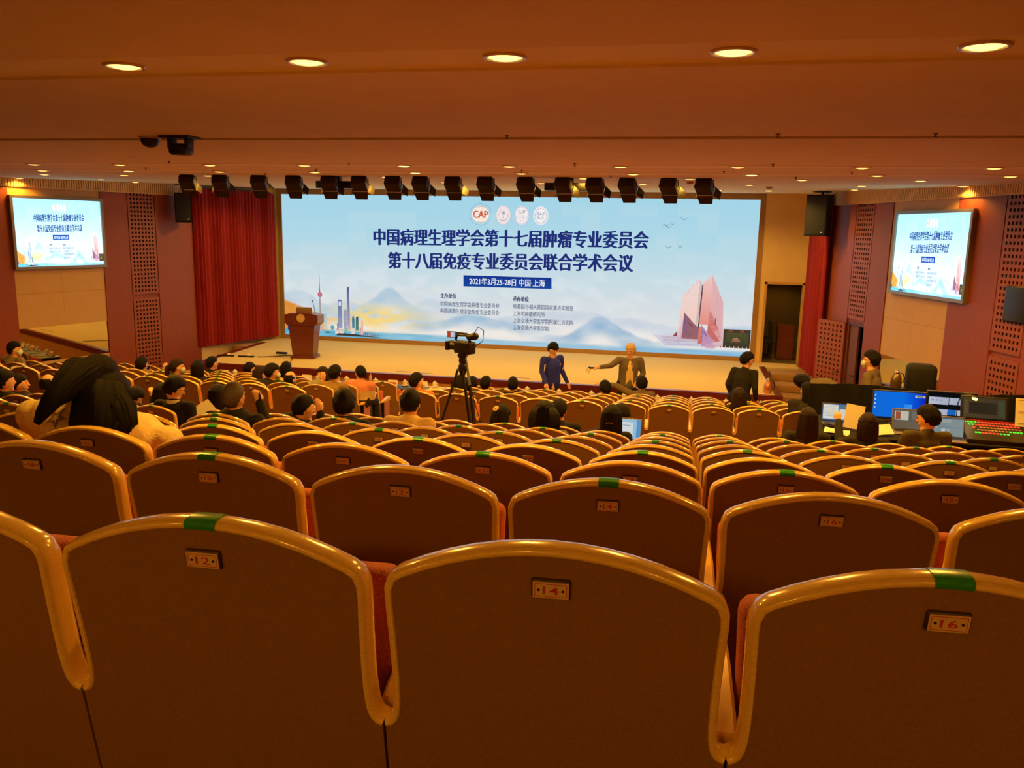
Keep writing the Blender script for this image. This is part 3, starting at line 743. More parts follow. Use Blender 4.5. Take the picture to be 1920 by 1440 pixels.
# ------------------------------------------------------------------ stage spotlights on the ceiling
M_spot = mat('spot_housing', (34, 28, 22), .45); M_flap = mat('spot_flap', (46, 38, 28), .4, metal=.3)
def spot_parts():
    # local: hangs at origin, lens side looks to -y (the seats) and down a little -> towards +y the stage
    Mt = T(0, 0, -.115) @ RX(math.radians(-34))
    body = MB().rbox(-.11, .11, -.10, .13, -.085, .085, .02, Mt)
    yoke = MB().tube([(-.125, .01, -.13), (-.125, .01, -.03), (.125, .01, -.03), (.125, .01, -.13)], .008, 6).tube([(0, .01, -.03), (0, .01, .0)], .014, 8)
    lens = MB().lathe([(0, .131), (.07, .131), (.07, .137), (0, .142)], 18, Mt @ RX(-PI / 2))
    flaps = []
    for k in range(4):
        Mf = Mt @ T(0, .13, 0) @ RY(k * PI / 2)
        q = .085 if k % 2 == 0 else .11; h = .11 if k % 2 == 0 else .085
        f = MB().add([(-h, 0, q), (h, 0, q), (h * .8, .12, q + .055), (-h * .8, .12, q + .055), (-h, .004, q + .004), (h, .004, q + .004), (h * .8, .124, q + .059), (-h * .8, .124, q + .059)],
                     [(0, 1, 2, 3), (7, 6, 5, 4), (0, 4, 5, 1), (1, 5, 6, 2), (2, 6, 7, 3), (3, 7, 4, 0)], Mf)
        flaps.append(f.mesh('barn_door', M_flap))
    return body.mesh('housing', M_spot, 40), yoke.mesh('yoke', M_flap, 40), lens.mesh('lens', mat('spot_lens', (90, 84, 70), .1), 40), flaps
SP = spot_parts()
spx = [352, 414, 486, 550, 617, 674, 737, 789, 850, 910, 985, 1057, 1115, 1177, 1254, 1320]
spX = [-7.83, -7.26, -6.60, -6.02, -5.44, -4.95, -4.42, -3.99, -3.49, -3.00, -2.41, -1.86, -1.41, -.95, -.38, .10]
for i, x in enumerate(spX):
    rz = math.radians(-24 + 48 * (i / 15) ) * -1
    t = thing('stage_spotlight', f'black boxy stage spotlight with barn doors, {ORD[i]} from the left', 'spotlight', (x, 12.0, zc2(12.0) - .002), math.radians(20 - 40 * i / 15), 'stage spotlights under the ceiling')
    t.scale = (1.05, .90, .90)
    ob('housing', SP[0], t); ob('yoke', SP[1], t); ob('lens', SP[2], t)
    for f in SP[3]: ob('barn_door', f, t)
for x0, x1, lb in ((-5.78, -5.12, 'flat black ballast box behind the fifth stage spotlight'), (-2.18, -1.45, 'flat black ballast box between stage spotlights right of centre')):
    tag(ob('ballast_box', MB().rbox(-(x1 - x0) / 2, (x1 - x0) / 2, -.1, .1, -.16, -.05, .01).box(-.05, .05, -.05, .05, -.06, .02).mesh('ballast_box', M_black, 40), None, ((x0 + x1) / 2, 12.35, zc2(12.35) - .02)), lb, 'box')

# ------------------------------------------------------------------ cameras under the ceiling edge
t = thing('dome_camera', 'dark half-dome security camera under the near ceiling edge', 'camera', (-4.59, 6.52, ZC))
ob('base_ring', MB().lathe([(0, 0), (.088, 0), (.088, -.012), (.080, -.016), (0, -.016)], 24).mesh('base_ring', M_ring, 40), t)
ob('dome', MB().lathe([(.079, -.014), (.076, -.04), (.062, -.068), (.035, -.084), (0, -.09)], 24).mesh('dome', M_black, 60), t)
t = thing('ceiling_camera', 'black remote pan-tilt camera hanging from a ceiling plate', 'camera', (-4.27, 6.48, ZC))
ob('mount_plate', MB().rbox(-.15, .13, -.10, .10, -.022, 0, .006).mesh('mount_plate', M_black, 40), t)
ob('bracket', MB().rbox(-.10, -.07, -.05, .05, -.10, -.02, .006).rbox(.06, .09, -.05, .05, -.10, -.02, .006).mesh('bracket', M_black, 40), t)
ob('camera_head', MB().rbox(-.085, .075, -.075, .085, -.155, -.06, .03).mesh('camera_head', M_black, 40), t)
ob('lens', MB().lathe([(0, 0), (.035, 0), (.035, .03), (0, .035)], 16, T(0, .08, -.105) @ RX(-PI / 2)).mesh('lens', mat('spot_lens', (90, 84, 70), .1), 40), t)

# ------------------------------------------------------------------ wall loudspeakers
def speaker(label, x, y, rz, zc, h, w_):
    top_ = zc2(y) - .006 - (zc + h / 2)
    t = thing('loudspeaker', label, 'speaker', (x, y, zc - h / 2), rz)
    ob('cabinet', MB().prism([(-w_ / 2, -.16), (w_ / 2, -.16), (w_ * .36, .2), (-w_ * .36, .2)], 0, h).mesh('cabinet', M_blackm), t)
    ob('grille', MB().rbox(-w_ / 2 + .02, w_ / 2 - .02, -.172, -.158, .03, h - .03, .006).mesh('grille', mat('grille_black', (30, 27, 25), .6, bump=.6, bscale=300), 40), t)
    ob('bracket', MB().tube([(0, .05, h), (0, .05, h + top_)], .025).rbox(-.16, .16, -.06, .16, h + top_ - .015, h + top_, .004).tube([(0, .18, h * .5), (0, .30, h * .5)], .03).mesh('bracket', M_black, 40), t)
    ob('status_light', MB().lathe([(0, 0), (.008, 0), (.008, .004), (0, .004)], 8, T(w_ * .3, -.173, .08) @ RX(PI / 2)).mesh('status_light', mat('led_white', (255, 230, 190), .4, emit=2)), t)
speaker('black loudspeaker hanging beside the left red curtain', -11.72, 17.75, math.radians(30), .36, .68, .36)
speaker('black loudspeaker hanging on a bracket above the narrow right curtain', 2.52, 18.45, math.radians(-32), .42, .84, .46)
tag(ob('wall_monitor', MB().rbox(-.5, .0, .02, .09, -1.15, -.64, .02).mesh('wall_monitor', M_black, 40), None, M=WR @ T(-5.88, 0, 0)), 'dark box fixed on the right perforated wall at the picture edge', 'box')

# ------------------------------------------------------------------ auditorium chairs
def yl(z): return .18 * (.92 - z)
half = [(.2766, .600), (.2745, .6008), (.2675, .604), (.2615, .611), (.2570, .623), (.2542, .642), (.2526, .67), (.2526, .71), (.2540, .78), (.2565, .845), (.2560, .864), (.2490, .882), (.235, .892)]
arch = [(x, .95 - .058 * (x / .235) ** 2) for x in (.20, .16, .12, .08, .04, 0)]
PATH = [(-x, z) for x, z in half] + [(-x, z) for x, z in arch] + [(x, z) for x, z in arch[::-1][1:]] + [(x, z) for x, z in half[::-1]]
def rim_sweep(path, grow=0.0, lo=0, hi=None):
    prof = [(-.005, -.012), (-.003, -.0145), (.002, -.0145), (.0065, -.011), (.0095, -.003), (.0105, .010), (.0095, .024), (.0055, .033), (0, .036), (-.007, .036), (-.008, .030)]
    prof = [(a + (grow if a > -.005 else -grow), b + (grow if b > 0 else -grow)) for a, b in prof]
    rings = []
    n = len(path)
    for i in range(n):
        a, b = path[max(i - 1, 0)], path[min(i + 1, n - 1)]
        tx, tz = b[0] - a[0], b[1] - a[1]; l = math.hypot(tx, tz); nx, nz = -tz / l, tx / l
        x, z = path[i]
        rings.append([(x + nx * p, yl(z + nz * p) + q, z + nz * p) for p, q in prof])
    return rings
def inset_path(d):
    out = []; n = len(PATH)
    for i in range(n):
        a, b = PATH[max(i - 1, 0)], PATH[min(i + 1, n - 1)]
        tx, tz = b[0] - a[0], b[1] - a[1]; l = math.hypot(tx, tz)
        out.append((PATH[i][0] + tz / l * d, PATH[i][1] - tx / l * d))
    return out
ip = inset_path(.003)
outline = [(-.2772, .10), (-.2772, .60)] + ip[2:-2] + [(.2772, .60), (.2772, .10)]
bp_ = MB(); nO = len(outline)
bp_.add([(x, yl(z) - .012, z) for x, z in outline] + [(x, yl(z) + .014, z) for x, z in outline],
        [tuple(range(nO)), tuple(range(2 * nO - 1, nO - 1, -1))] + [(i, nO + i, nO + (i + 1) % nO, (i + 1) % nO) for i in range(nO)])
C_back = bp_.mesh('back_panel', M_back)
C_rim = MB().loft(rim_sweep(PATH)).mesh('rim', M_rim, 50)
tp = [(x, .95 - .058 * (x / .235) ** 2) for x in (-.026, -.013, 0, .013, .026)]
C_tape = MB().loft(rim_sweep(tp, .0012)).mesh('tape', M_tape, 40)
C_cush = MB().rbox(-.215, .215, -.045, .035, -.21, .215, .034, T(0, .110, .655) @ RX(math.radians(10))).mesh('back_cushion', M_salmon, 50)
C_seat_up = MB().rbox(-.242, .242, -.20, .20, -.055, .055, .030, T(0, .235, .585) @ RX(math.radians(77))).mesh('seat', M_salmon, 50)
C_seat_dn = MB().rbox(-.225, .225, -.22, .22, -.055, .055, .045, T(0, .32, .425) @ RX(math.radians(4))).mesh('seat', M_salmon, 50)
def arm_mesh():
    # wooden arm top: thin at the back, thick rounded wedge at the front; centred on the seam between two chairs
    sec = []
    for y, z0, z1, w_ in ((.103, .596, .616, .024), (.15, .594, .624, .026), (.30, .590, .640, .030), (.44, .586, .652, .031), (.475, .592, .648, .029), (.485, .605, .635, .024)):
        sec.append([(-w_, y, z0), (w_, y, z0), (w_, y, z1 - .006), (w_ - .006, y, z1), (-w_ + .006, y, z1), (-w_, y, z1 - .006)])
    return MB().loft(sec, True, T(.28, 0, 0)).mesh('armrest', M_arm, 40)
C_arm = arm_mesh()
C_side = MB().box(.262, .298, .207, .45, .10, .595).mesh('side_panel', M_sidep)
C_post = MB().box(.264, .296, .165, .205, .0, .594).box(.264, .296, .205, .44, 0, .10).mesh('post', M_black)
C_foot = MB().box(-.255, .255, .15, .24, 0, .12).mesh('foot', M_black)
PM = T(0, yl(.893) - .012, .893) @ RX(math.radians(10.2))
C_pl = MB().rbox(-.030, .030, -.007, .004, -.0165, .0165, .004, PM).mesh('number_plate', M_plate_rim, 40)
C_face = MB().box(-.0272, .0272, -.0080, -.0070, -.0137, .0137, PM).mesh('plate_face', M_plate)
def frame_rect(x0, x1, z0, z1, w_, y):
    mb = MB()
    for a in ((x0, x1, z0, z0 + w_), (x0, x1, z1 - w_, z1), (x0, x0 + w_, z0, z1), (x1 - w_, x1, z0, z1)):
        mb.box(a[0], a[1], y, y + .0004, a[2], a[3], PM)
    return mb
C_border = frame_rect(-.0245, .0245, -.0112, .0112, .0009, -.0084).mesh('plate_border', M_red)
C_screw = [MB().lathe([(0, 0), (.0022, 0), (.0022, .0008), (0, .0010)], 8, PM @ T(x, -.0080, 0) @ RX(PI / 2)).mesh('screw', M_screw) for x in (-.0185, .0185)]
_dg = {}
def digits(n):
    if n not in _dg:
        vs, fs = text_geo(f'{n:02d}', .012, 2)
        _dg[n] = MB().add([((x - .5) * .024, -.0086, (y - .5) * .0135) for x, y, z in vs], fs, PM).mesh('plate_digits', M_red)
    return _dg[n]
NAMEROW = ['nearest', 'second', 'third', 'fourth', 'fifth', 'sixth', 'seventh', 'eighth', 'ninth']
NUMW = {0: 'zero', 2: 'two', 4: 'four', 6: 'six', 8: 'eight', 10: 'ten', 12: 'twelve', 14: 'fourteen', 16: 'sixteen', 18: 'eighteen', 20: 'twenty'}
FB = ('nearest', 'second', 'third', 'fourth', 'farthest')
OCC = set()
CHAIRS = []
def chair(b, k, n, occupied, end_right=False, end_left=False):
    X, Y, th = row_pt(row_y(k), seat_s(b, n))
    fz = floor_z(b, k)
    taped = ((n // 2 + k) % 2 == 1) if b == 'R' else (((n - 1) // 2 + k) % 2 == 0)
    tp_ = 'green-taped' if taped else 'untaped'
    i = n // 2 if b == 'R' else (n + 1) // 2
    if b == 'R' and k <= 4: lb = f'{tp_} brown-backed chair with plate number {NUMW[n]}, in the {NAMEROW[k - 1]} row from the camera'
    elif b == 'R' and k <= 9: lb = f'{tp_} chair, {NAMEROW[k - 1]} row from the camera, {ORD[i - 1]} right of the centre aisle'
    elif b == 'L' and k <= 9: lb = f'{tp_} chair left of the centre aisle, {NAMEROW[k - 1]} row from the camera, {ORD[i - 1]} from the aisle'
    else: lb = f'{tp_} chair, {FB[k - 10]} row of the front block, {ORD[i - 1]} {"right" if b == "R" else "left"} of the centre aisle'
    t = thing('auditorium_chair', lb, 'chair', (X, Y, fz), th, 'auditorium chairs')
    ob('back_panel', C_back, t); ob('rim', C_rim, t); ob('back_cushion', C_cush, t)
    ob('seat', C_seat_dn if occupied else C_seat_up, t)
    ob('armrest', C_arm, t); ob('post', C_post, t); ob('side_panel', C_side, t); ob('foot', C_foot, t)
    if end_left:
        for nm, me in (('armrest', C_arm), ('post', C_post), ('side_panel', C_side)): ob(nm, me, t, (-.56, 0, 0))
    p = ob('number_plate', C_pl, t); ob('plate_face', C_face, p)
    if k <= 5:
        ob('plate_digits', digits(n), p); ob('plate_border', C_border, p)
        for s__ in C_screw: ob('screw', s__, p)
    if taped: tag(ob('tape', C_tape, t), 'strip of green tape')
    CHAIRS.append((b, k, n))
    return t
ROWS_R = {1: (10, 16), 2: (8, 18), 3: (4, 18), 4: (2, 20), 5: (2, 22), 6: (2, 22), 7: (2, 24), 8: (2, 26), 9: (2, 26), 10: (2, 20), 11: (2, 20), 12: (2, 20), 13: (2, 20), 14: (2, 20)}
ROWS_L = {6: (1, 1), 7: (1, 5), 8: (1, 9), 9: (1, 11), 10: (1, 19), 11: (1, 23), 12: (1, 23), 13: (1, 23), 14: (1, 23)}
# ------------------------------------------------------------------ people
HAIRB = mat('hair_black', (17, 12, 10), .55, spec=.2, noise=.35, nscale=14, stretch=(14, 14, 1), bump=.5, bscale=60)
HAIRN = mat('hair_dark_brown', (40, 24, 16), .55, spec=.25, noise=.35, nscale=14, stretch=(14, 14, 1), bump=.5, bscale=60)
HAIRG = mat('hair_grizzled', (78, 64, 50), .55, noise=.4, nscale=60, bump=.4)
HAIRW = mat('hair_white', (214, 196, 168), .5, noise=.15, nscale=50, bump=.4)
def cloth(name, rgb, **k): return mat(name, rgb, .85, noise=k.get('noise', .1), nscale=k.get('nscale', 40), bump=.35, bscale=90)
C_suit = cloth('cloth_black_suit', (26, 24, 26)); C_dark = cloth('cloth_dark', (34, 30, 28)); C_greysuit = cloth('cloth_grey_suit', (112, 100, 84)); C_navy = cloth('cloth_navy', (40, 52, 190))
C_cream = cloth('cloth_cream', (232, 206, 150)); C_olive = cloth('cloth_olive', (96, 82, 46)); C_tan = cloth('cloth_tan', (150, 122, 76)); C_trous = cloth('cloth_trousers', (28, 27, 30)); C_white = cloth('cloth_white', (232, 224, 206))
C_orange = cloth('cloth_orange', (206, 124, 62)); C_yellow = cloth('cloth_yellow', (224, 166, 66)); C_green = cloth('cloth_green', (46, 62, 34)); C_beige = cloth('cloth_beige', (176, 142, 96)); C_grey = cloth('cloth_grey', (132, 118, 98)); C_opark = cloth('cloth_olive_jacket', (84, 78, 58))
C_shoe = mat('shoe_black', (20, 18, 17), .4); M_mask = mat('face_mask', (206, 226, 226), .8); M_frame = mat('spectacle_frame', (24, 20, 18), .3)
def sweater_mat():
    mt = mat('cloth_striped_sweater', (214, 130, 100), .9, bump=.4, bscale=90); nt = mt.node_tree; b = nt.nodes['Principled BSDF']
    tc = nt.nodes.new('ShaderNodeTexCoord'); sx = nt.nodes.new('ShaderNodeSeparateXYZ'); r = nt.nodes.new('ShaderNodeValToRGB'); r.color_ramp.interpolation = 'CONSTANT'
    mp = nt.nodes.new('ShaderNodeMapRange'); mp.inputs[1].default_value = .4; mp.inputs[2].default_value = 1.1
    e = r.color_ramp.elements; e[0].color = (*lin((60, 48, 52)), 1); e[1].position = .36; e[1].color = (*lin((222, 196, 158)), 1)
    n = e.new(.58); n.color = (*lin((214, 138, 120)), 1)
    nt.links.new(tc.outputs['Object'], sx.inputs[0]); nt.links.new(sx.outputs[2], mp.inputs[0]); nt.links.new(mp.outputs[0], r.inputs[0]); nt.links.new(r.outputs[0], b.inputs['Base Color'])
    return mt
C_sweater = sweater_mat()
def head_fn(d):
    x, y, z = d   # unit direction, y is the face side
    gx = gy = gz = 1.0
    if z < -.1:                       # jaw narrows downwards
        k = min(1, (-z - .1) / .9); gx *= 1 - .30 * k; gy *= 1 - .12 * k if y > 0 else 1 - .30 * k
    if y > 0: gy *= .96 - .05 * abs(x)
    if y < 0 and z > -.2: gy *= 1.06
    return gx, gy, gz
def head_geo(mb, M):
    mb.ellipsoid((0, 0, 0), .076, .095, .116, M, 20, 14, head_fn)
    mb.capsule(M @ V((0, .088, .018)), M @ V((0, .104, -.020)), .009, .014, 8, 2)       # nose
    mb.capsule(M @ V((-.03, .083, .032)), M @ V((.03, .083, .032)), .010, .010, 8, 2)   # brow
    mb.capsule(M @ V((-.014, .082, -.052)), M @ V((.014, .082, -.052)), .010, .010, 8, 2)
    mb.ellipsoid((0, .070, -.092), .024, .020, .018, M, 10, 6)                            # chin
    for s_ in (-1, 1): mb.ellipsoid((s_ * .078, -.006, -.008), .010, .020, .032, M, 8, 6)  # ears
SEED = [0.0]
def hair_cap(M, style='short', thick=.010):
    SEED[0] += 3.17
    """cap of hair that follows the skull and sinks under the skin where the face and neck are bare"""
    n, k = 30, 20; rings = []
    for i in range(k + 1):
        t = PI * i / k; st = max(math.sin(t), .004); ring = []
        for j in range(n):
            a = 2 * PI * j / n; d = (st * math.cos(a), st * math.sin(a), math.cos(t)); g = head_fn(d)
            x, y, z = .076 * d[0] * g[0], .095 * d[1] * g[1], .116 * d[2] * g[2]
            front = max(0, d[1])
            line = -.068 + .010 * abs(d[0])                                   # nape
            if d[1] > -.25: line = -.030
            if d[1] > .05: line = -.005 + .06 * min(1, front * 1.6)
            if d[1] > .45: line = .046 if style != 'fringe' else .028
            if style == 'bald':
                line = -.06
                top = .072 if d[1] < 0 else .04
                on = z > line and not (z > top) and d[1] < .35
            else: on = z > line
            e = sm(line - .004, line + .012, z) if style != 'bald' else (1 if on else 0)
            th = thick * (1 + .35 * max(0, d[2])) * (1 + min(1, st * 1.3 - .25) * (.7 * (vn(a * 3.2 + SEED[0], t * 6) - .5) + .4 * (vn(a * 9 + SEED[0], t * 4) - .5)) * (st > .2))
            line += .022 * (vn(a * 7 + SEED[0], 3.7) - .5)
            f = (-.010) * (1 - e) + th * e
            l = math.sqrt(x * x + y * y + z * z)
            ring.append(((x * (1 + f / l)), (y * (1 + f / l)), (z * (1 + f / l))))
        rings.append(ring)
    return MB().loft(rings, True, M)
def tress(mb, pts, rx, ry, n=40, ripple=.05, M=None, seed=0):
    """hanging mass of long hair: rings along a path, with strand ripples"""
    pts = [V(p) for p in pts]; rings = []; a = V((1, 0, 0))
    for i, p in enumerate(pts):
        d = (pts[min(i + 1, len(pts) - 1)] - pts[max(i - 1, 0)]).normalized()
        aa = (a - d * a.dot(d)).normalized(); b = d.cross(aa); ring = []
        for k in range(n):
            t = 2 * PI * k / n; q = 1 + ripple * (math.sin(k * 2.9 + seed) + .6 * math.sin(k * 5.3 + seed * 2 + i * .15))
            ring.append(p + aa * (rx[i] * q * math.cos(t)) + b * (ry[i] * q * math.sin(t)))
        rings.append(ring)
    mb.loft(rings, True, M)
def hand_geo(mb, wrist, d, palm_n, side, curl=.5, size=1.0):
    d = V(d).normalized(); n_ = V(palm_n); n_ = (n_ - d * n_.dot(d)).normalized(); s_ = d.cross(n_) * side
    w_ = V(wrist); c = w_ + d * .045 * size
    mb.capsule(w_, w_ + d * .075 * size, .024 * size, .027 * size, 10, 3, 1.35, s_)
    for i, ln in enumerate((.068, .076, .072, .056)):
        o = s_ * ((i - 1.5) * .020 * size); p0 = w_ + d * .078 * size + o
        d1 = (d + n_ * curl * .5).normalized(); d2 = (d + n_ * curl * 1.6).normalized()
        p1 = p0 + d1 * ln * .5 * size; p2 = p1 + d2 * ln * .5 * size
        mb.capsule(p0, p1, .0095 * size, .0088 * size, 8, 2); mb.capsule(p1, p2, .0088 * size, .0075 * size, 8, 2)
    p0 = w_ + d * .028 * size - s_ * .026 * size; p1 = p0 + (d * .7 - s_ * .6 + n_ * .3).normalized() * .034 * size; p2 = p1 + (d + n_ * .5 - s_ * .1).normalized() * .030 * size
    mb.capsule(p0, p1, .012, .0105, 8, 2); mb.capsule(p1, p2, .0105, .009, 8, 2)
def person(label, loc, rz, J, hair='short', hmat=None, top=None, trousers=None, sleeves=True, vox=.0125, yaw=0, pitch=0, roll=0, face=False, glasses=False, mask=False, collar=None, fat=1.0, hscale=1.07, curl=.5, hood=False, extra=None, name='person', longpath=None):
    """J: local joint dictionary (x right, y the way the row faces, z up): pelvis, neck, headtop, elbows, wrists, knees, ankles"""
    hmat = hmat or HAIRB; top = top or C_dark; trousers = trousers or C_trous
    t = thing(name, label, 'person', loc, rz, 'people in the hall')
    pel, nk = V(J['pelvis']), V(J['neck']); hc = V(J['head'])
    MH = T(*hc) @ RZ(yaw) @ RX(pitch) @ RY(roll) @ Matrix.Diagonal((hscale, hscale, hscale, 1))
    tw = J.get('twist', 0)
    rt = V((math.cos(tw), math.sin(tw), 0))
    up = (nk - pel).normalized()
    chest = pel.lerp(nk, .66); belly = pel.lerp(nk, .3)
    shw = .186 * fat
    shL, shR = nk - rt * shw - up * .045, nk + rt * shw - up * .045
    hipL, hipR = pel - rt * .09, pel + rt * .09
    el, er, wl, wr = V(J['el']), V(J['er']), V(J['wl']), V(J['wr'])
    kl, kr, al, ar = V(J['kl']), V(J['kr']), V(J['al']), V(J['ar'])
    b = MB()
    head_geo(b, MH)
    b.capsule(nk - up * .06, hc - V((0, 0, .05)) * hscale, .062 * fat, .054, 12, 3)
    b.capsule(pel, belly, .118, .108, 12, 3, 1.3, rt); b.capsule(belly, chest, .108, .116, 12, 3, 1.3, rt); b.capsule(chest, nk - up * .07, .112, .075, 12, 3, 1.35, rt)
    for sh, e_, w_, s_ in ((shL, el, wl, -1), (shR, er, wr, 1)):
        b.capsule(nk - up * .05, sh, .06, .052, 10, 2); b.capsule(sh, e_, .048, .040, 10, 2); b.capsule(e_, w_, .039, .027, 10, 2)
        dd = (w_ - e_).normalized(); pn = V(J.get('palm', (0, 0, -1)))
        hand_geo(b, w_, V(J['hd_l' if s_ < 0 else 'hd_r']) if ('hd_l' if s_ < 0 else 'hd_r') in J else dd, pn, s_, curl)
    for hp, k_, a_ in ((hipL, kl, al), (hipR, kr, ar)):
        b.capsule(hp, k_, .075, .052, 10, 2); b.capsule(k_, a_, .050, .034, 10, 2)
        fd = V(J.get('toe', (0, 1, 0))); b.capsule(a_ + V((0, 0, -.045)), a_ + V((0, 0, -.052)) + fd * .15, .034, .028, 10, 2)
    body = ob('body', b.mesh('body', M_skin), t); bake_later(body, vox, 3)
    # clothes
    c = MB(); f = fat
    c.capsule(pel - up * .02, belly, .137 * f, .128 * f, 14, 3, 1.28, rt); c.capsule(belly, chest, .128 * f, .134 * f, 14, 3, 1.3, rt); c.capsule(chest, nk - up * .075, .132 * f, .09, 14, 3, 1.35, rt)
    for sh, e_, w_ in ((shL, el, wl), (shR, er, wr)):
        c.capsule(nk - up * .066, sh, .066, .064, 12, 2); c.capsule(sh, e_, .064 * f, .054, 12, 3)
        if sleeves: c.capsule(e_, w_, .054, .040, 12, 2)
    c.capsule(nk - up * .07, nk - up * .012, .082, .073, 14, 2)
    if hood: c.capsule(nk - V((0, .10, .02)) - rt * .06, nk - V((0, .10, .02)) + rt * .06, .055, .055, 10, 3)
    jk = ob('jacket' if collar else 'top', c.mesh('top', top), t); bake_later(jk, .014, 3)
    if J.get('legs', True):
        c = MB()
        for hp, k_, a_ in ((hipL, kl, al), (hipR, kr, ar)):
            c.capsule(hp, k_, .098, .068, 12, 2); c.capsule(k_, a_, .066, .052, 12, 2)
        c.capsule(hipL, hipR, .12, .12, 12, 2); tr = ob('trousers', c.mesh('trousers', trousers), t); bake_later(tr, .016, 3)
        for a_ in (al, ar):
            fd = V(J.get('toe', (0, 1, 0))); a2 = a_ + V((0, 0, -.048))
            ob('shoe', MB().capsule(a2 - fd * .05, a2 + fd * .15, .043, .038, 12, 3).mesh('shoe', C_shoe, 60), t)
    if collar:
        cb_ = nk - up * .005; ob('shirt_collar', MB().lathe([(.070, -.025), (.078, 0), (.071, .026), (.064, .024), (.064, -.02)], 20, T(*cb_) @ (V((0, 0, 1)).rotation_difference((hc - nk).normalized()).to_matrix().to_4x4())).mesh('shirt_collar', collar, 60), t)
    # hair
    hm = MB()
    if hair == 'bald': hm = hair_cap(MH, 'bald', .006)
    elif hair in ('short', 'fringe', 'crop'): hm = hair_cap(MH, 'fringe' if hair == 'fringe' else 'short', .021 if hair != 'crop' else .010)
    else:
        hm = hair_cap(MH, 'fringe' if hair in ('bob', 'bigbob') else 'short', .016 if hair != 'bigbob' else .034)
        if hair == 'bob': tress(hm, [(0, -.022, .06), (0, -.028, 0), (0, -.030, -.06), (0, -.030, -.13)], [.088, .098, .102, .092], [.083, .086, .083, .066], M=MH, seed=len(BAKE))
        if hair == 'bigbob': tress(hm, [(0, -.02, .10), (0, -.03, .04), (0, -.034, -.04), (0, -.034, -.12), (0, -.03, -.16)], [.088, .126, .136, .124, .07], [.085, .112, .114, .10, .05], ripple=.09, M=MH, seed=len(BAKE))
        if hair == 'long': tress(hm, [(0, -.03, .07), (0, -.034, 0), (0, -.045, -.10), (0, -.055, -.20), (0, -.06, -.32)], [.085, .098, .104, .100, .070], [.078, .082, .070, .056, .034], M=MH, seed=len(BAKE))
        if hair == 'pony':
            tress(hm, [(0, -.10, .03), (0, -.135, .01), (0, -.15, -.06), (0, -.135, -.16), (0, -.12, -.22)], [.020, .036, .042, .034, .010], [.020, .034, .038, .030, .010], n=18, M=MH)
            hm.ellipsoid((0, -.105, .028), .024, .020, .024, MH, 12, 7)
        if hair == 'bun': hm.ellipsoid((0, -.118, .03), .048, .040, .046, MH, 14, 9)
        if hair == 'path':
            for (pts, rx, ry) in longpath: tress(hm, pts, rx, ry, n=56, ripple=.045, seed=len(BAKE))
    ob('hair', hm.mesh('hair', hmat, 70), t)
    if face:
        for s_ in (-1, 1):
            ob('eye', MB().ellipsoid((s_ * .030, .0855, .013), .0095, .006, .0052, MH, 10, 6).mesh('eye', M_eyew, 60), t)
            ob('eyebrow', MB().capsule(MH @ V((s_ * .018, .092, .036)), MH @ V((s_ * .044, .080, .036)), .0035, .0025, 6, 2).mesh('eyebrow', hmat, 60), t)
        if not mask: ob('mouth', MB().capsule(MH @ V((-.020, .0905, -.051)), MH @ V((.020, .0905, -.051)), .0050, .0050, 8, 2).mesh('mouth', M_lip, 60), t)
    if glasses:
        g_ = MB()
        for s_ in (-1, 1):
            g_.tube([MH @ V((s_ * .033 + .023 * math.cos(q), .104 - .004 * abs(math.cos(q)), .012 + .018 * math.sin(q))) for q in [2 * PI * i / 14 for i in range(15)]], .0022, 5)
            g_.tube([MH @ V((s_ * .056, .100, .018)), MH @ V((s_ * .080, .05, .016)), MH @ V((s_ * .086, -.004, .006))], .0022, 5)
        g_.tube([MH @ V((-.010, .108, .016)), MH @ V((.010, .108, .016))], .0022, 5)
        ob('spectacles', g_.mesh('spectacles', M_frame, 60), t)
    if mask:
        def mf(d): return (1, 1 if d[1] > 0 else .2, 1)
        mm = MB().ellipsoid((0, .066, -.040), .060, .052, .052, MH, 18, 10, mf)
        for s_ in (-1, 1): mm.tube([MH @ V((s_ * .056, .07, -.03)), MH @ V((s_ * .080, .02, -.012)), MH @ V((s_ * .086, -.01, -.004))], .0018, 5)
        ob('mask', mm.mesh('mask', M_mask, 60), t)
    return t, MH
def seat_J(dx, dz, pdx=None, twist=0, hy=.30, arms='lap', lean=0):
    """sitting joints so that the head top is at (dx, hy, dz) in the chair's frame"""
    pdx = max(-.16, min(.16, dx * .55)) if pdx is None else pdx
    head = V((dx, hy + .0, dz - .128)); pel = V((pdx, .335, .645))
    nk = pel.lerp(head, .0) + (head - pel) * ((head - pel).length - .138) / (head - pel).length
    nk = V((nk.x, nk.y - .035, nk.z))
    r = V((math.cos(twist), math.sin(twist), 0)); f = V((-math.sin(twist), math.cos(twist), 0))
    J = dict(pelvis=pel, neck=nk, head=head, twist=twist)
    sh = nk - V((0, 0, .06))
    for s_, a, b in ((-1, 'el', 'wl'), (1, 'er', 'wr')):
        J[a] = sh + r * (s_ * .178) + f * .06 - V((0, 0, .24)); J[b] = V((pdx, .62, .68)) + r * (s_ * .11)
    J.update(kl=(pdx - .11, .70, .535), kr=(pdx + .11, .70, .535), al=(pdx - .11, .70, .10), ar=(pdx + .11, .70, .10))
    return J
def sitter(b, k, n, dx, dz, label, **kw):
    OCC.add((b, k, n))
    X, Y, th = row_pt(row_y(k), seat_s(b, n))
    J = seat_J(dx, dz, kw.pop('pdx', None), kw.pop('twist', 0), kw.pop('hy', .30))
    J.update(kw.pop('J', {}))
    return person(label, (X, Y, floor_z(b, k)), th, J, **kw)
def patch(parent_obj_name_owner, poly, origin, direction, mt, name, lift=.004):
    """flat print laid on a finished garment: every point of poly is dropped onto the garment along direction"""
    PATCHES.append((parent_obj_name_owner, poly, origin, direction, mt, name, lift))
PATCHES = []
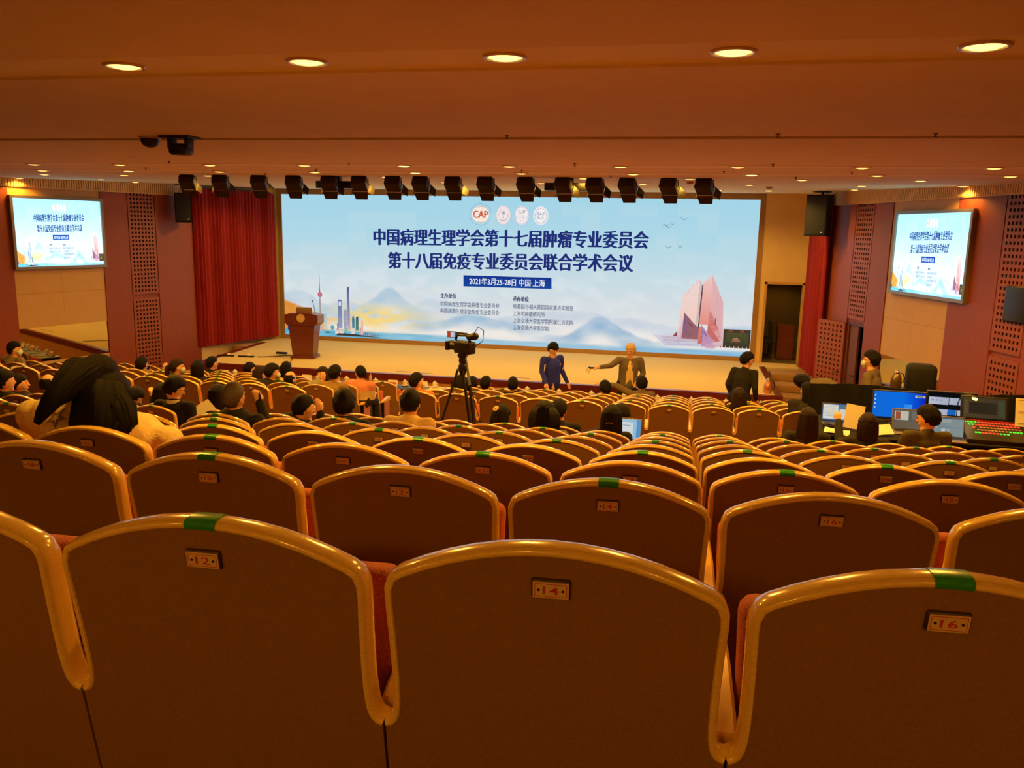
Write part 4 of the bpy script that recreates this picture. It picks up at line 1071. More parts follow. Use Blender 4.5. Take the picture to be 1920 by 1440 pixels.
def star(n=5, r=.075, q=.36, rot=0):
    return [((r if i % 2 == 0 else r * q) * math.sin(i * PI / n + rot), (r if i % 2 == 0 else r * q) * math.cos(i * PI / n + rot)) for i in range(2 * n)]
YR = math.radians
# -- the two friends with their heads together
TAIL = [(0.369, 0.26, 1.133), (0.367, 0.22, 1.12), (0.35, 0.15, 1.089), (0.33, 0.08, 1.04), (0.302, 0.05, 0.984), (0.286, 0.035, 0.946)]
dn = lambda pts: [V(p) for p in pts]
J1 = dict()
g1, MH1 = sitter('R', 3, 4, .365, 1.20, 'young woman in cream jacket with grey star on the back, hair falling left', hair='path', top=C_cream, roll=YR(22), pitch=YR(-12), pdx=.10, fat=1.16, hood=False,
    longpath=[(dn(TAIL), [.088, .094, .070, .046, .032, .016], [.08, .09, .06, .034, .018, .008])])
g2, MH2 = sitter('R', 3, 6, -.12, 1.13, 'young woman with long straight black hair in cream hooded jacket beside the star jacket', hair='path', top=C_cream, roll=YR(-4), pitch=YR(-10), pdx=.02, fat=1.2, hood=True,
    longpath=[(dn([(-.118, .28, 1.085), (-.112, .25, 1.02), (-.10, .19, .92), (-.095, .15, .82), (-.095, .12, .75)]), [.088, .118, .126, .108, .076], [.085, .112, .080, .046, .020]), (dn([(-.07, .26, 1.05), (-.03, .24, .98), (.0, .21, .91), (.01, .18, .86)]), [.05, .078, .076, .052], [.06, .075, .05, .02])])
PATCHES.append((g1, star(5, .046, .40, .45), V((0.264, -.4, 0.939)), V((0, 1, 0)), mat('star_grey', (142, 112, 72), .8), 'star_patch', .004))
PATCHES.append((g1, star(5, .018, .42, .45), V((0.264, -.4, 0.939)), V((0, 1, 0)), mat('star_cream', (226, 204, 160), .8), 'star_centre', .007))
PP = {}
def S_(key, *a, **k): PP[key] = sitter(*a, **k)
S_('P1', 'L', 11, 23, .24, 1.24, 'man in grey shirt and face mask at the far left, looking right', top=C_grey, yaw=YR(-62), mask=True, face=True, vox=.010)
S_('P2', 'L', 8, 9, .10, 1.15, 'dark-haired man cut by the left edge of the picture', top=C_dark, yaw=YR(-40), hair='short')
S_('P3', 'L', 9, 11, -.04, 1.11, 'man with cropped hair and red-and-white collar near the left edge', top=C_dark, yaw=YR(-50), hair='crop', face=True, vox=.010, collar=mat('collar_red', (190, 60, 44), .8))
S_('P4', 'L', 9, 9, -.15, 1.14, 'balding man in dark clothes left of the star jacket', top=C_dark, hair='bald', yaw=YR(-12))
S_('P5', 'L', 9, 5, -.03, 1.05, 'woman with short black hair bowing her head, hand raised to her face', top=C_dark, hair='fringe', yaw=YR(-25), pitch=YR(-30), J=dict(wr=(.10, .48, .90), er=(.20, .40, .66)))
S_('P6', 'L', 8, 1, .07, 1.21, 'young man in black suit and glasses reading papers by the left aisle', top=C_suit, yaw=YR(-42), pitch=YR(-22), glasses=True, face=True, vox=.010, collar=C_white, pdx=.08)
S_('P6b', 'L', 9, 3, -.17, 1.12, 'woman with long black hair hidden behind the young man in black suit', top=C_dark, hair='long')
S_('P7', 'L', 12, 15, -.08, 1.10, 'person in tan jacket holding up a phone in front of the left perforated panel', top=C_tan, yaw=YR(-10), J=dict(wr=(.20, .52, .90), er=(.26, .34, .70)))
S_('P8', 'L', 11, 11, .19, 1.15, 'woman in olive top with ponytail and face mask turned right', top=C_olive, hair='pony', hmat=HAIRN, yaw=YR(-62), mask=True, face=True, vox=.010, J=dict(wr=(.34, .50, .92), er=(.36, .36, .66)))
S_('P9', 'L', 11, 9, .02, 1.15, 'person with thick black hair in black jacket right of the olive top', top=C_suit, hair='bob')
S_('P10', 'L', 14, 15, .15, 1.15, 'man in dark clothes by the left corner of the stage, looking right', top=C_dark, yaw=YR(-45))
S_('P11', 'R', 6, 2, -.02, 1.15, 'older man with grizzled cropped hair in black suit jacket', top=C_suit, hair='crop', hmat=HAIRG, yaw=YR(-14), face=True, vox=.011, fat=1.1, J=dict(wr=(.10, .50, .95), er=(.27, .36, .68)))
S_('P12', 'L', 9, 1, .01, 1.15, 'woman with long black hair in yellow and green top, half hidden by the grizzled man', top=C_yellow, hair='long')
S_('P13', 'L', 14, 11, -.12, 1.09, 'dark-haired man in dark jacket in the front row below the stage edge, looking right', top=C_dark, yaw=YR(-48), face=True)
S_('P14', 'L', 12, 7, .04, 1.08, 'woman with long dark hair in dark clothes beside the masked man in black suit', top=C_dark, hair='long', hmat=HAIRN, yaw=YR(-40))
S_('P15', 'L', 11, 5, .22, 1.17, 'man in black suit with glasses and face mask turned right', top=C_suit, yaw=YR(-58), mask=True, glasses=True, face=True, vox=.010)
S_('P16', 'L', 13, 7, .05, 1.18, 'person with full black hair in black in front of the masked man', top=C_dark, hair='bob')
S_('P17', 'L', 11, 3, -.03, 1.08, 'balding man in black jacket in the front block left of the aisle', top=C_suit, hair='bald', yaw=YR(-22))
S_('P18', 'L', 12, 3, .10, 1.15, 'smiling woman with long brown hair turned back towards the seats', top=C_dark, hair='long', hmat=HAIRN, yaw=YR(158), roll=YR(20), face=True, vox=.009)
S_('P19', 'L', 11, 1, .17, 1.21, 'man with thick dark hair in olive-tan jacket facing the stage', top=C_tan, hair='short', yaw=YR(-18), hscale=1.04)
S_('P20', 'L', 12, 1, .20, 1.21, 'man in pink and cream striped sweater with glasses turned left', top=C_sweater, hair='crop', yaw=YR(62), glasses=True, face=True, vox=.010, fat=1.1, pdx=.19)
S_('P21', 'R', 7, 2, .13, 1.08, 'man with cropped hair in black suit resting his chin on a hand', top=C_suit, hair='crop', yaw=YR(-38), pitch=YR(-12), roll=YR(-8), face=True, vox=.011, fat=1.08, pdx=.0, J=dict(wr=(.22, .46, .88), er=(.28, .42, .62)))
S_('P22', 'R', 7, 4, -.03, 1.14, 'man in black suit with white shirt collar facing the stage', top=C_suit, collar=C_white, hair='short', yaw=YR(6))
S_('P23', 'R', 7, 6, .04, 1.19, 'man with short black hair in plain cream shirt left of the tripod', top=C_cream, hair='crop', yaw=YR(-4), sleeves=True)
S_('P24', 'R', 10, 2, -.10, 1.16, 'man in orange top with face mask beside the centre aisle', top=C_orange, hair='crop', yaw=YR(-48), mask=True, face=True, vox=.010)
S_('P25', 'R', 12, 2, .02, 1.08, 'woman with long black hair in black coat seen between the tripod legs', top=C_suit, hair='bigbob', fat=1.1)
S_('P26', 'R', 13, 2, -.03, 1.07, 'man in dark clothes behind the camera tripod, left one of a pair', top=C_dark, yaw=YR(-14))
S_('P27', 'R', 12, 4, -.12, 1.12, 'man in black seen right beside the tripod leg, right one of a pair', top=C_suit, yaw=YR(-20), hair='crop')
S_('P28', 'R', 12, 6, -.24, 1.13, 'man in black jacket sitting below the walking man in navy', top=C_suit, hair='crop')
S_('P31', 'R', 13, 10, .01, 1.12, 'person with black hair in pale top sitting left of the pointing man', top=C_beige, hair='short', yaw=YR(35), face=True)
S_('P32', 'R', 14, 12, .01, 1.21, 'man in grey suit stretching his left arm out sideways in the front row', top=C_greysuit, hair='short', yaw=YR(12), vox=.010, J=dict(el=(-.44, .36, 1.02), wl=(-.70, .44, 1.02)))
S_('P34', 'R', 11, 18, -.16, 1.14, 'woman with long dark hair in front of the standing man in black suit', top=C_dark, hair='long', hmat=HAIRN)
S_('P35', 'R', 8, 12, .08, 1.14, 'woman with tied black hair in black working on a laptop', top=C_suit, hair='long', yaw=YR(-8), pdx=.0)
S_('P35b', 'R', 9, 12, .10, 1.16, 'person with black hair directly in front of the laptop woman', top=C_suit, hair='short', yaw=YR(-20))
S_('P36', 'R', 9, 8, -.10, 1.08, 'woman with black hair pinned up by a pale flower hair clip', top=C_dark, hair='bob', yaw=YR(-30), pitch=YR(-14))
S_('P37', 'R', 8, 10, -.02, 1.12, 'woman with big bushy black hair in patterned knit top', top=cloth('cloth_knit', (120, 104, 74), noise=.6, nscale=110), hair='bigbob')
S_('P38', 'R', 9, 10, -.02, 1.19, 'man in black suit right of the bushy-haired woman', top=C_suit, hair='crop', yaw=YR(-16))
# the flower clip
t_, MHf = PP['P36']
fl = MB()
for i in range(7):
    a = 2 * PI * i / 7; fl.ellipsoid((.030 * math.cos(a) * .6, -.006, .030 * math.sin(a) * .6), .018, .009, .018, None, 8, 5)
fl.ellipsoid((0, -.012, 0), .012, .010, .012, None, 8, 5)
ob('flower_clip', fl.mesh('flower_clip', mat('flower_cream', (236, 200, 140), .7), 60), t_, M=MHf @ T(-.012, -.098, .075) @ RX(YR(-35)))
t_, MHf = PP['P35']
ob('hair_clip', MB().tube([(-.03, 0, 0), (-.012, -.004, .012), (.012, -.004, .012), (.03, 0, 0)], .004, 6).mesh('hair_clip', M_chrome, 60), t_, M=MHf @ T(0, -.125, -.02))
# -- standing and walking people
def stand_J(h, lean=(0, 0), stride=.1, pel_drop=0):
    k = h / 1.70
    P = lambda x, y, z: V((x * k, y * k, z * k))
    lx, ly = lean
    J = dict(pelvis=P(0, 0, .92), neck=P(lx * .8, ly * .8, 1.42), head=P(lx, ly + .02, 1.572), el=P(-.25 + lx * .5, ly * .5 - .04, 1.13), er=P(.25 + lx * .5, ly * .5 - .04, 1.13), wl=P(-.27 + lx * .4, ly * .5 + .08, .90), wr=P(.27 + lx * .4, ly * .5 + .08, .90),
             kl=P(-.10, stride * .6, .50), kr=P(.10, -stride * .1, .50), al=P(-.10, stride, .09), ar=P(.10, -stride, .09))
    return J
# man in navy (walking towards the right, arms away from the body)
J = stand_J(1.66, (.06, .07), .16); J.update(el=V((-.29, -.02, 1.08)), wl=V((-.30, .14, .86)), er=V((.30, .05, 1.12)), wr=V((.36, .24, .92)), toe=(0, 1, 0))
pn, MHn = person('man in navy pullover with white sleeve print walking below the stage', (-2.56, 15.75, FRONT_Z), YR(180 + 52), J, top=C_navy, hair='fringe', fat=1.16, vox=.0085, pitch=YR(-22), yaw=YR(-4), face=True)
for (o_, d_, w_, h_) in ((V((-.265, .9, 1.17)), V((0, -1, 0)), .045, .15), (V((.285, .9, 1.20)), V((0, -1, 0)), .045, .15)):
    PATCHES.append((pn, [(-w_ / 2, -h_ / 2), (w_ / 3, -h_ / 2 + .02), (w_ / 2, h_ / 2), (-w_ / 3, h_ / 2 - .03)], o_, d_, C_white, 'sleeve_print', .004))
PATCHES.append((pn, [(-.018, -.02), (.018, -.02), (.022, .018), (0, .03), (-.022, .018)], V((-.085, .9, 1.24)), V((0, -1, 0)), mat('badge_pink', (214, 150, 140), .7), 'chest_badge', .004))
# old man handing something over, reaching to his right
J = stand_J(1.68, (-.03, .05), .05); J.update(el=V((-.30, .02, 1.10)), wl=V((-.17, .16, .97)), er=V((.36, .20, 1.27)), wr=V((.58, .34, 1.26)))
po, MHo = person('white-haired older man in dark grey jacket reaching out his right arm before the stage', (-1.10, 15.95, FRONT_Z), YR(180 + 12), J, top=C_greysuit, hair='short', hmat=HAIRW, vox=.0085, pitch=YR(-16), yaw=YR(-28), face=True, fat=1.12)
PATCHES.append((po, [(-.075, -.26), (.075, -.26), (.07, -.05), (.045, .12), (.012, .20), (-.012, .20), (-.045, .12), (-.07, -.05)], V((-.02, .9, 1.16)), V((0, -1, 0)), C_cream, 'shirt_front', .005))
tag(ob('microphone', MB().capsule((-.06, 0, 0), (.06, 0, .01), .018, .016, 10, 3).capsule((-.08, 0, 0), (-.07, 0, 0), .026, .026, 10, 3).mesh('microphone', M_blackm, 60), None, (-1.715, 15.50, FRONT_Z + 1.235)), 'small black object held out by the white-haired man', 'microphone')
tag(ob('note', MB().rbox(-.055, .035, -.003, .003, -.05, .04, .002, RY(.5)).mesh('note', M_white), None, (-1.80, 15.47, FRONT_Z + 1.19)), 'small white note under the outstretched hand of the white-haired man', 'paper')
# man in black suit at the right, seen from behind, looking right
J = stand_J(1.64, (.06, .05), .06); J.update(wl=V((-.20, .12, .86)), wr=V((.24, .12, .88)))
ps, _ = person('man in black suit standing among the seats right of the stage front', (.90, 14.10, floor_z('R', 13)), YR(-30), J, top=C_suit, hair='short', vox=.009, yaw=YR(-42), pitch=YR(-12), face=True, fat=.98)
# masked man by the right wall
J = stand_J(1.72, (0, .02), .04)
pm_, _ = person('man in grey-brown jacket and face mask standing by the russet right wall', (2.56, 12.25, -1.562 - 1.72), YR(62), J, top=C_grey if False else C_greysuit, hair='short', vox=.009, yaw=YR(14), mask=True, glasses=True, face=True)
# bending man behind the black drape
J = stand_J(1.70, (-.42, .12), .04); J.update(pelvis=V((.16, 0, .92)), neck=V((-.26, .10, 1.14)), head=V((-.40, .14, 1.14)), el=V((-.34, .22, .92)), er=V((-.2, .24, .92)), wl=V((-.50, .24, .72)), wr=V((-.36, .3, .70)))
pb, _ = person('man in grey suit bending down behind the black drape', (2.08, 12.35, -3.22), 0, J, top=C_greysuit, hair='short', vox=.011, roll=YR(-70), yaw=YR(20))
# operators and the dark woman
def op(label, x, y, top_z, rz, stool='', **kw):
    fz = -3.06; Jk = kw.pop('J', {})
    J = seat_J(0, top_z - fz, 0, kw.pop('twist', 0)); J.update(Jk)
    t = thing('stool', 'black round stool under the ' + stool, 'stool', (x, y, fz))
    Rm = RZ(rz); c_ = Rm @ V((0, .20, 0)); t.location = (x + c_.x - (Rm @ V((0, .30, 0))).x, y + c_.y - (Rm @ V((0, .30, 0))).y, fz)
    ob('seat', MB().lathe([(0, .38), (.16, .38), (.17, .40), (.165, .43), (0, .435)], 20).mesh('seat', M_black, 40), t)
    for i in range(4):
        a = PI / 4 + i * PI / 2; ob('leg', MB().tube([(.12 * math.cos(a), .12 * math.sin(a), .38), (.17 * math.cos(a), .17 * math.sin(a), 0)], .012, 8).mesh('leg', M_grey, 60), t)
    o_ = Rm @ V((0, .30, 0))
    return person(label, (x - o_.x, y - o_.y, fz), rz, J, **kw)
op('woman with long brown hair in black, leftmost at the sound consoles', 1.30, 9.08, -1.80, 0, 'long-haired woman at the consoles', hair='long', hmat=HAIRN, top=C_dark, J=dict(el=(-.30, .16, .72), wl=(-.62, .02, .70)))
op('woman with brown bob in black holding up a sheet at the consoles', 1.90, 9.08, -1.82, 0, 'brown-haired woman holding a sheet', hair='bob', hmat=HAIRN, top=C_dark, J=dict(el=(-.24, .42, .86), wl=(-.24, .60, 1.08)))
op('man in olive jacket turned left with papers at the consoles', 2.47, 9.06, -1.70, YR(8), 'man in olive jacket', hair='short', top=C_opark, yaw=YR(52), pitch=YR(-12), face=True, vox=.009, fat=1.02, hscale=1.08, J=dict(el=(-.26, .40, .74), wl=(-.30, .62, .84)))
J = stand_J(1.25, (0, .06), .03)
person('woman with dark hair in black coat left of the black drape', (1.60, 11.35, -3.19), YR(10), J, hair='long', top=C_dark, yaw=YR(30), hscale=.98)
for k, (a, b) in ROWS_R.items():
    for n in range(a, b + 1, 2): chair('R', k, n, ('R', k, n) in OCC, end_left=(n == 2))
for k, (a, b) in ROWS_L.items():
    for n in range(a, b + 1, 2): chair('L', k, n, ('L', k, n) in OCC)
# ------------------------------------------------------------------ lectern
t = thing('lectern', 'dark red-brown wooden lectern with round cream emblem on the left of the stage', 'lectern', (-8.95, 18.2, STAGE_Z + .001), YR(8))
def frus(x0, y0, x1, y1, z0, z1): return [[(-x0, -y0, z0), (x0, -y0, z0), (x0, y0, z0), (-x0, y0, z0)], [(-x1, -y1, z1), (x1, -y1, z1), (x1, y1, z1), (-x1, y1, z1)]]
ob('body', MB().loft(frus(.245, .19, .315, .24, .06, .82)).mesh('body', M_wood_red), t)
ob('plinth', MB().rbox(-.29, .29, -.24, .24, 0, .062, .008).mesh('plinth', M_wood_red, 40), t)
hd = MB().add([], [])
pr = [(-.40, .86), (-.34, .79), (.34, .79), (.40, .86), (.40, 1.04), (.25, 1.075), (0, 1.085), (-.25, 1.075), (-.40, 1.04)]
hd.loft([[(x * .97, -.27, z) for x, z in pr], [(x, -.25, z) for x, z in pr], [(x, .24, z - .02) for x, z in pr]])
ob('top_box', hd.mesh('top_box', M_wood_red, 30), t)
e_ = ob('emblem', MB().lathe([(0, 0), (.092, 0), (.098, .004), (.098, .014), (0, .014)], 28, T(0, -.283, .965) @ RX(PI / 2) @ T(0, 0, -.0145)).mesh('emblem', mat('emblem_cream', (236, 208, 158), .5), 40), t)
em = MB()
for r_, a0, a1 in ((.078, 0, 2 * PI), (.050, .4, 2.4), (.050, 3.4, 5.6)):
    em.tube([(r_ * math.cos(a0 + (a1 - a0) * i / 24), -.2845, .965 + r_ * math.sin(a0 + (a1 - a0) * i / 24)) for i in range(25)], .003, 5)
ob('emblem_lines', em.mesh('emblem_lines', mat('emblem_brown', (150, 108, 66), .5)), e_)
ob('emblem_mark', MB().tube([(-.02, -.2845, .955), (0, -.2845, .985), (.02, -.2845, .955)], .004, 5).mesh('emblem_mark', mat('emblem_brown', (150, 108, 66), .5)), e_)
ob('reading_board', MB().rbox(-.19, .19, -.012, .012, 1.05, 1.20, .006, T(0, -.02, 0)).mesh('reading_board', mat('board_grey', (150, 120, 84), .5), 40), t)
mk = MB().tube([(.28, -.05, 1.05), (.27, -.09, 1.22), (.255, -.14, 1.36)], .006, 6).capsule((.255, -.14, 1.36), (.252, -.165, 1.375), .013, .013, 8, 2)
ob('microphone', mk.mesh('microphone', M_black, 60), t)
# cable and power strips on the stage
zc_ = STAGE_Z + .014
tag(ob('cable', MB().tube([(-9.98, 17.77, zc_), (-9.8, 17.86, zc_), (-9.6, 18.05, zc_), (-9.47, 18.16, zc_), (-9.30, 18.25, zc_), (-9.2, 18.13, zc_)], .010, 6).mesh('cable', M_black, 60), None), 'thin black cable running over the stage carpet towards the lectern', 'cable')
tag(ob('cable', MB().tube([(-9.17, 17.98, zc_), (-9.05, 17.7, zc_), (-8.95, 17.45, zc_), (-8.80, 17.15, zc_), (-8.72, 16.85, zc_)], .009, 6).mesh('cable', M_black, 60), None), 'thin black cable running from the lectern to the stage edge', 'cable')
for i, (x, y, lb) in enumerate(((-10.75, 17.70, 'black power strip with white plug at the left end of the cable'), (-10.25, 17.74, 'black power strip with white plug nearer the lectern'))):
    t = thing('power_strip', lb, 'power strip', (x, y, STAGE_Z + .001), YR(6))
    ob('strip', MB().rbox(-.2, .2, -.03, .03, 0, .035, .01).mesh('strip', M_black, 40), t)
    ob('plug', MB().rbox(.03, .10, -.03, .03, .033, .075, .012).mesh('plug', M_white, 40), t)
tag(ob('cable_box', MB().rbox(-.14, .14, -.04, .04, 0, .05, .012).mesh('cable_box', M_black, 40), None, (-9.62, 18.3, STAGE_Z + .03)), 'small black box on the cable beside the lectern', 'box')
for x, y, lb in ((-6.05, 17.02, 'first bluish floor tape mark from the left along the stage front'), (-5.54, 16.98, 'second bluish floor tape mark from the left along the stage front'), (-3.41, 17.07, 'bluish floor tape mark behind the man in navy'), (1.0, 17.3, 'dark floor tape mark near the right front stage corner')):
    tag(ob('floor_mark', MB().box(-.17, .17, -.03, .03, 0, .002).mesh('floor_mark', mat('mark_blue', (132, 122, 128), .6)), None, (x, y, STAGE_Z)), lb, 'tape mark')
def jug(label, x, y, z, h, mt):
    t = thing('thermos_jug', label, 'thermos', (x, y, z)); k = h / .30
    ob('body', MB().lathe([(0, 0), (.075 * k, 0), (.084 * k, .02 * k), (.088 * k, .09 * k), (.080 * k, .17 * k), (.050 * k, .235 * k), (.040 * k, .25 * k)], 24).mesh('body', mt, 60), t)
    ob('lid', MB().lathe([(.041 * k, .25 * k), (.043 * k, .262 * k), (.030 * k, .285 * k), (.012 * k, .295 * k), (.012 * k, .305 * k), (0, .307 * k)], 20).mesh('lid', M_chrome, 60), t)
    ob('handle', MB().tube([(.05 * k, 0, .25 * k), (.10 * k, 0, .24 * k), (.125 * k, 0, .17 * k), (.115 * k, 0, .10 * k), (.085 * k, 0, .08 * k)], .009 * k, 8).mesh('handle', M_black, 60), t)
jug('pinkish metal thermos jug standing on the right front corner of the stage', 1.62, 16.98, STAGE_Z + .002, .30, mat('jug_pink', (206, 140, 112), .3, metal=.6))

# ------------------------------------------------------------------ front desks with things on them
M_desk = mat('desk_black', (30, 24, 22), .35)
DY = 15.28
dn_ = 7; dx0, dx1 = -11.0, 1.5
for i in range(dn_):
    a = dx0 + (dx1 - dx0) * i / dn_; b = dx0 + (dx1 - dx0) * (i + 1) / dn_; wd = b - a
    t = thing('front_desk', f'long black desk before the stage, {ORD[i]} from the left, holding papers and cups', 'desk', ((a + b) / 2, DY, FRONT_Z), 0, 'front desks')
    ob('desk_top', MB().rbox(-wd / 2 + .01, wd / 2 - .01, -.24, .24, .66, .69, .006).mesh('desk_top', M_desk, 40), t)
    ob('front_panel', MB().box(-wd / 2 + .03, wd / 2 - .03, .19, .215, .10, .66).mesh('front_panel', M_wood_red), t)
    for sx in (-wd / 2 + .03, wd / 2 - .03):
        for sy in (-.2, .17): ob('leg', MB().box(sx - .02, sx + .02, sy - .02, sy + .02, 0, .66).mesh('leg', M_black), t)
DZ = FRONT_Z + .69
tag(ob('tablecloth', MB().rbox(-.85, .85, -.235, .22, .0, .006, .002).mesh('tablecloth', mat('cloth_cream_table', (236, 206, 140), .85), 40), None, (-4.15, DY, DZ + .002)), 'cream cloth covering the desk top behind the camera tripod', 'tablecloth')
cup_b = MB().lathe([(0, .0), (.030, .0), (.034, .01), (.042, .05), (.044, .085), (.040, .085), (.034, .012)], 18).mesh('cup', M_white, 60)
cup_l = MB().lathe([(.046, .085), (.044, .093), (.022, .108), (.010, .112), (.012, .122), (.008, .130), (0, .131)], 18).mesh('lid', M_white, 60)
cup_h = MB().tube([(.042, 0, .07), (.066, 0, .068), (.068, 0, .035), (.040, 0, .025)], .005, 6).mesh('handle', M_white, 60)
sauc = MB().lathe([(0, 0), (.05, 0), (.072, .012), (.070, .015), (.045, .006)], 20).mesh('saucer', M_white, 60)
card = MB().add([(-.10, -.045, 0), (.10, -.045, 0), (.10, .045, 0), (-.10, .045, 0), (-.10, 0, .10), (.10, 0, .10)], [(0, 1, 5, 4), (3, 4, 5, 2), (0, 4, 3), (1, 2, 5), (0, 3, 2, 1)]).mesh('name_card', M_white)
M_card_r = mat('card_red', (196, 96, 70), .7)
bott = MB().lathe([(0, 0), (.030, 0), (.032, .01), (.032, .12), (.026, .15), (.013, .17), (.013, .195), (0, .195)], 16).mesh('bottle', mat('bottle_clear', (214, 170, 140), .15), 60)
fold = MB().rbox(-.16, .16, -.11, .11, 0, .012, .003).mesh('folder', mat('folder_blue_grey', (104, 112, 132), .5), 40)
xs = [dx0 + .35 + .62 * i for i in range(20)]
for i, x in enumerate(xs):
    if -4.95 < x < -3.3 and i % 2: continue
    tag(ob('folder', fold, None, (x, DY - .05, DZ + (.008 if -5.1 < x < -3.2 else 0)), ), f'flat blue-grey folder on the front desks, {ORD[i]} place from the left', 'folder', 'folders on the front desks')
    zz = DZ + (.008 if -5.2 < x < -3.1 else 0)
    t = thing('teacup', f'lidded white teacup on the front desks, {ORD[i]} place from the left', 'cup', (x + .24, DY + .13, zz), .4, 'lidded cups on the front desks')
    ob('cup', cup_b, t); ob('lid', cup_l, t); ob('handle', cup_h, t); ob('saucer', sauc, t)
    if i % 3 != 1:
        t = tag(ob('name_card', card, None, (x - .02, DY + .15, zz), M=None), f'folded white name card on the front desks, {ORD[i]} place from the left', 'name card', 'name cards on the front desks')
        if i % 2 == 0: ob('card_stripe', MB().add([(-.08, -.0385, .018), (.08, -.0385, .018), (.08, -.020, .058), (-.08, -.020, .058)], [(0, 1, 2, 3)]).mesh('card_stripe', M_card_r), t)
    if i in (0, 3, 7, 11, 13):
        t = tag(ob('water_bottle', bott, None, (x + .12, DY + .16, zz)), f'small clear water bottle on the front desks, {ORD[i]} place from the left', 'bottle', 'water bottles on the front desks')
        ob('cap', MB().lathe([(0, .193), (.0145, .193), (.0145, .212), (0, .213)], 12).mesh('cap', M_card_r, 40), t)

# ------------------------------------------------------------------ video camera on its tripod
tx, ty, tz = -2.655, 9.60, -2.995
t = thing('tripod', 'black twin-leg camera tripod standing in the cross aisle', 'tripod', (tx, ty, tz))
hz = 1.33
ob('tripod_head', MB().lathe([(0, hz), (.05, hz), (.055, hz + .03), (.04, hz + .06), (.05, hz + .09), (.045, hz + .14), (0, hz + .14)], 16).rbox(-.05, .05, -.07, .07, hz + .14, hz + .185, .01).mesh('tripod_head', M_black, 40), t)
ob('centre_bowl', MB().lathe([(0, hz - .09), (.03, hz - .09), (.05, hz - .02), (.075, hz), (0, hz)], 16).mesh('centre_bowl', M_black, 40), t)
for i, a in enumerate((YR(200), YR(318), YR(82))):
    dx, dy = math.cos(a), math.sin(a); px_, py_ = -dy, dx
    for sg in (-1, 1):
        o_ = .035 * sg
        ob('leg', MB().tube([(dx * .06 + px_ * o_, dy * .06 + py_ * o_, hz - .02), (dx * .30 + px_ * o_ * .8, dy * .30 + py_ * o_ * .8, .52)], .0115, 8).mesh('leg', M_black, 60), t)
    ob('leg', MB().tube([(dx * .27, dy * .27, .60), (dx * .47, dy * .47, .01)], .012, 8).capsule((dx * .30, dy * .30, .515), (dx * .305, dy * .305, .50), .030, .030, 8, 2).capsule((dx * .47, dy * .47, .022), (dx * .48, dy * .48, .020), .022, .02, 8, 2).mesh('leg', M_black, 60), t)
    ob('spreader', MB().tube([(0, 0, .50), (dx * .29, dy * .29, .52)], .008, 6).mesh('spreader', M_black, 60), t)
ob('pan_handle', MB().tube([(.04, -.04, hz + .15), (.10, -.16, hz + .07), (.17, -.32, hz - .09)], .010, 8).tube([(.145, -.27, hz - .04), (.19, -.37, hz - .14)], .017, 8).mesh('pan_handle', M_black, 60), t)
c = thing('video_camera', 'black professional video camera with lit side display on the tripod', 'video camera', (tx, ty, tz + hz + .186), YR(62))
ob('body', MB().rbox(-.065, .065, -.16, .10, .0, .15, .02).mesh('body', M_black, 40), c)
ob('lens', MB().lathe([(.048, .09), (.052, .12), (.050, .20), (.044, .20), (.040, .12)], 20, T(0, 0, .075) @ RX(-PI / 2)).rbox(-.062, .062, .20, .25, .02, .13, .008).mesh('lens', M_black, 40), c)
ob('top_handle', MB().tube([(0, .12, .15), (0, .10, .21), (0, -.05, .22), (0, -.12, .15)], .016, 8).mesh('top_handle', M_black, 60), c)
ob('viewfinder', MB().capsule((0, -.10, .205), (0, -.20, .225), .035, .045, 12, 3).mesh('viewfinder', M_black, 60), c)
ob('microphone', MB().capsule((.05, -.02, .225), (.05, .20, .225), .018, .018, 10, 3).mesh('microphone', M_blackm, 60), c)
ob('camera_cable', MB().tube([(.03, -.14, .24), (.05, -.20, .33), (.06, -.28, .30), (.06, -.27, .17), (.04, -.17, .10)], .005, 6).mesh('camera_cable', M_black, 60), c)
def disp(name, parent, M, w_, h, shapes, mt=None):
    me = bpy.data.meshes.new(name); vs = []; fs = []; cs = []
    for k, (x0, y0, x1, y1, col, col2) in enumerate(shapes):
        b = len(vs); y = -.0006 * k
        vs += [((x0 - .5) * w_, y, (.5 - y0) * h), ((x1 - .5) * w_, y, (.5 - y0) * h), ((x1 - .5) * w_, y, (.5 - y1) * h), ((x0 - .5) * w_, y, (.5 - y1) * h)]; fs.append((b, b + 1, b + 2, b + 3)); cs += [lin(col), lin(col2), lin(col2), lin(col)]
    me.from_pydata(vs, [], fs); ca = me.color_attributes.new('col', 'FLOAT_COLOR', 'POINT')
    for i, q_ in enumerate(cs): ca.data[i].color = (*q_, 1)
    me.materials.append(mt or D_PC); me.update()
    return ob(name, me, parent, M=M)
ld = ob('side_display', MB().rbox(-.006, .006, -.055, .055, -.035, .04, .003, T(-.04, .155, .215) @ RZ(YR(-62 + 90)) @ RZ(YR(0))).mesh('side_display', M_black, 40), c)
disp('display', ld, T(-.04, .155, .2175) @ RZ(YR(-62)) @ T(0, -.0075, 0), .098, .062, [(0, 0, .45, 1, (206, 92, 60), (206, 92, 60)), (.45, 0, 1, 1, (214, 222, 236), (160, 190, 226)), (.1, .2, .3, .8, (150, 50, 36), (150, 50, 36))])
tag(ob('cable', MB().tube([(tx + .06, ty - .05, tz + 1.35), (tx + .17, ty - .12, tz + 1.0), (tx + .30, ty - .10, tz + .55), (tx + .24, ty - .16, tz + .2), (tx + .14, ty - .25, tz + .02), (tx - .2, ty - .3, tz + .012)], .005, 6).mesh('cable', M_black, 60), None), 'thin black cable dangling from the video camera down to the floor', 'cable')

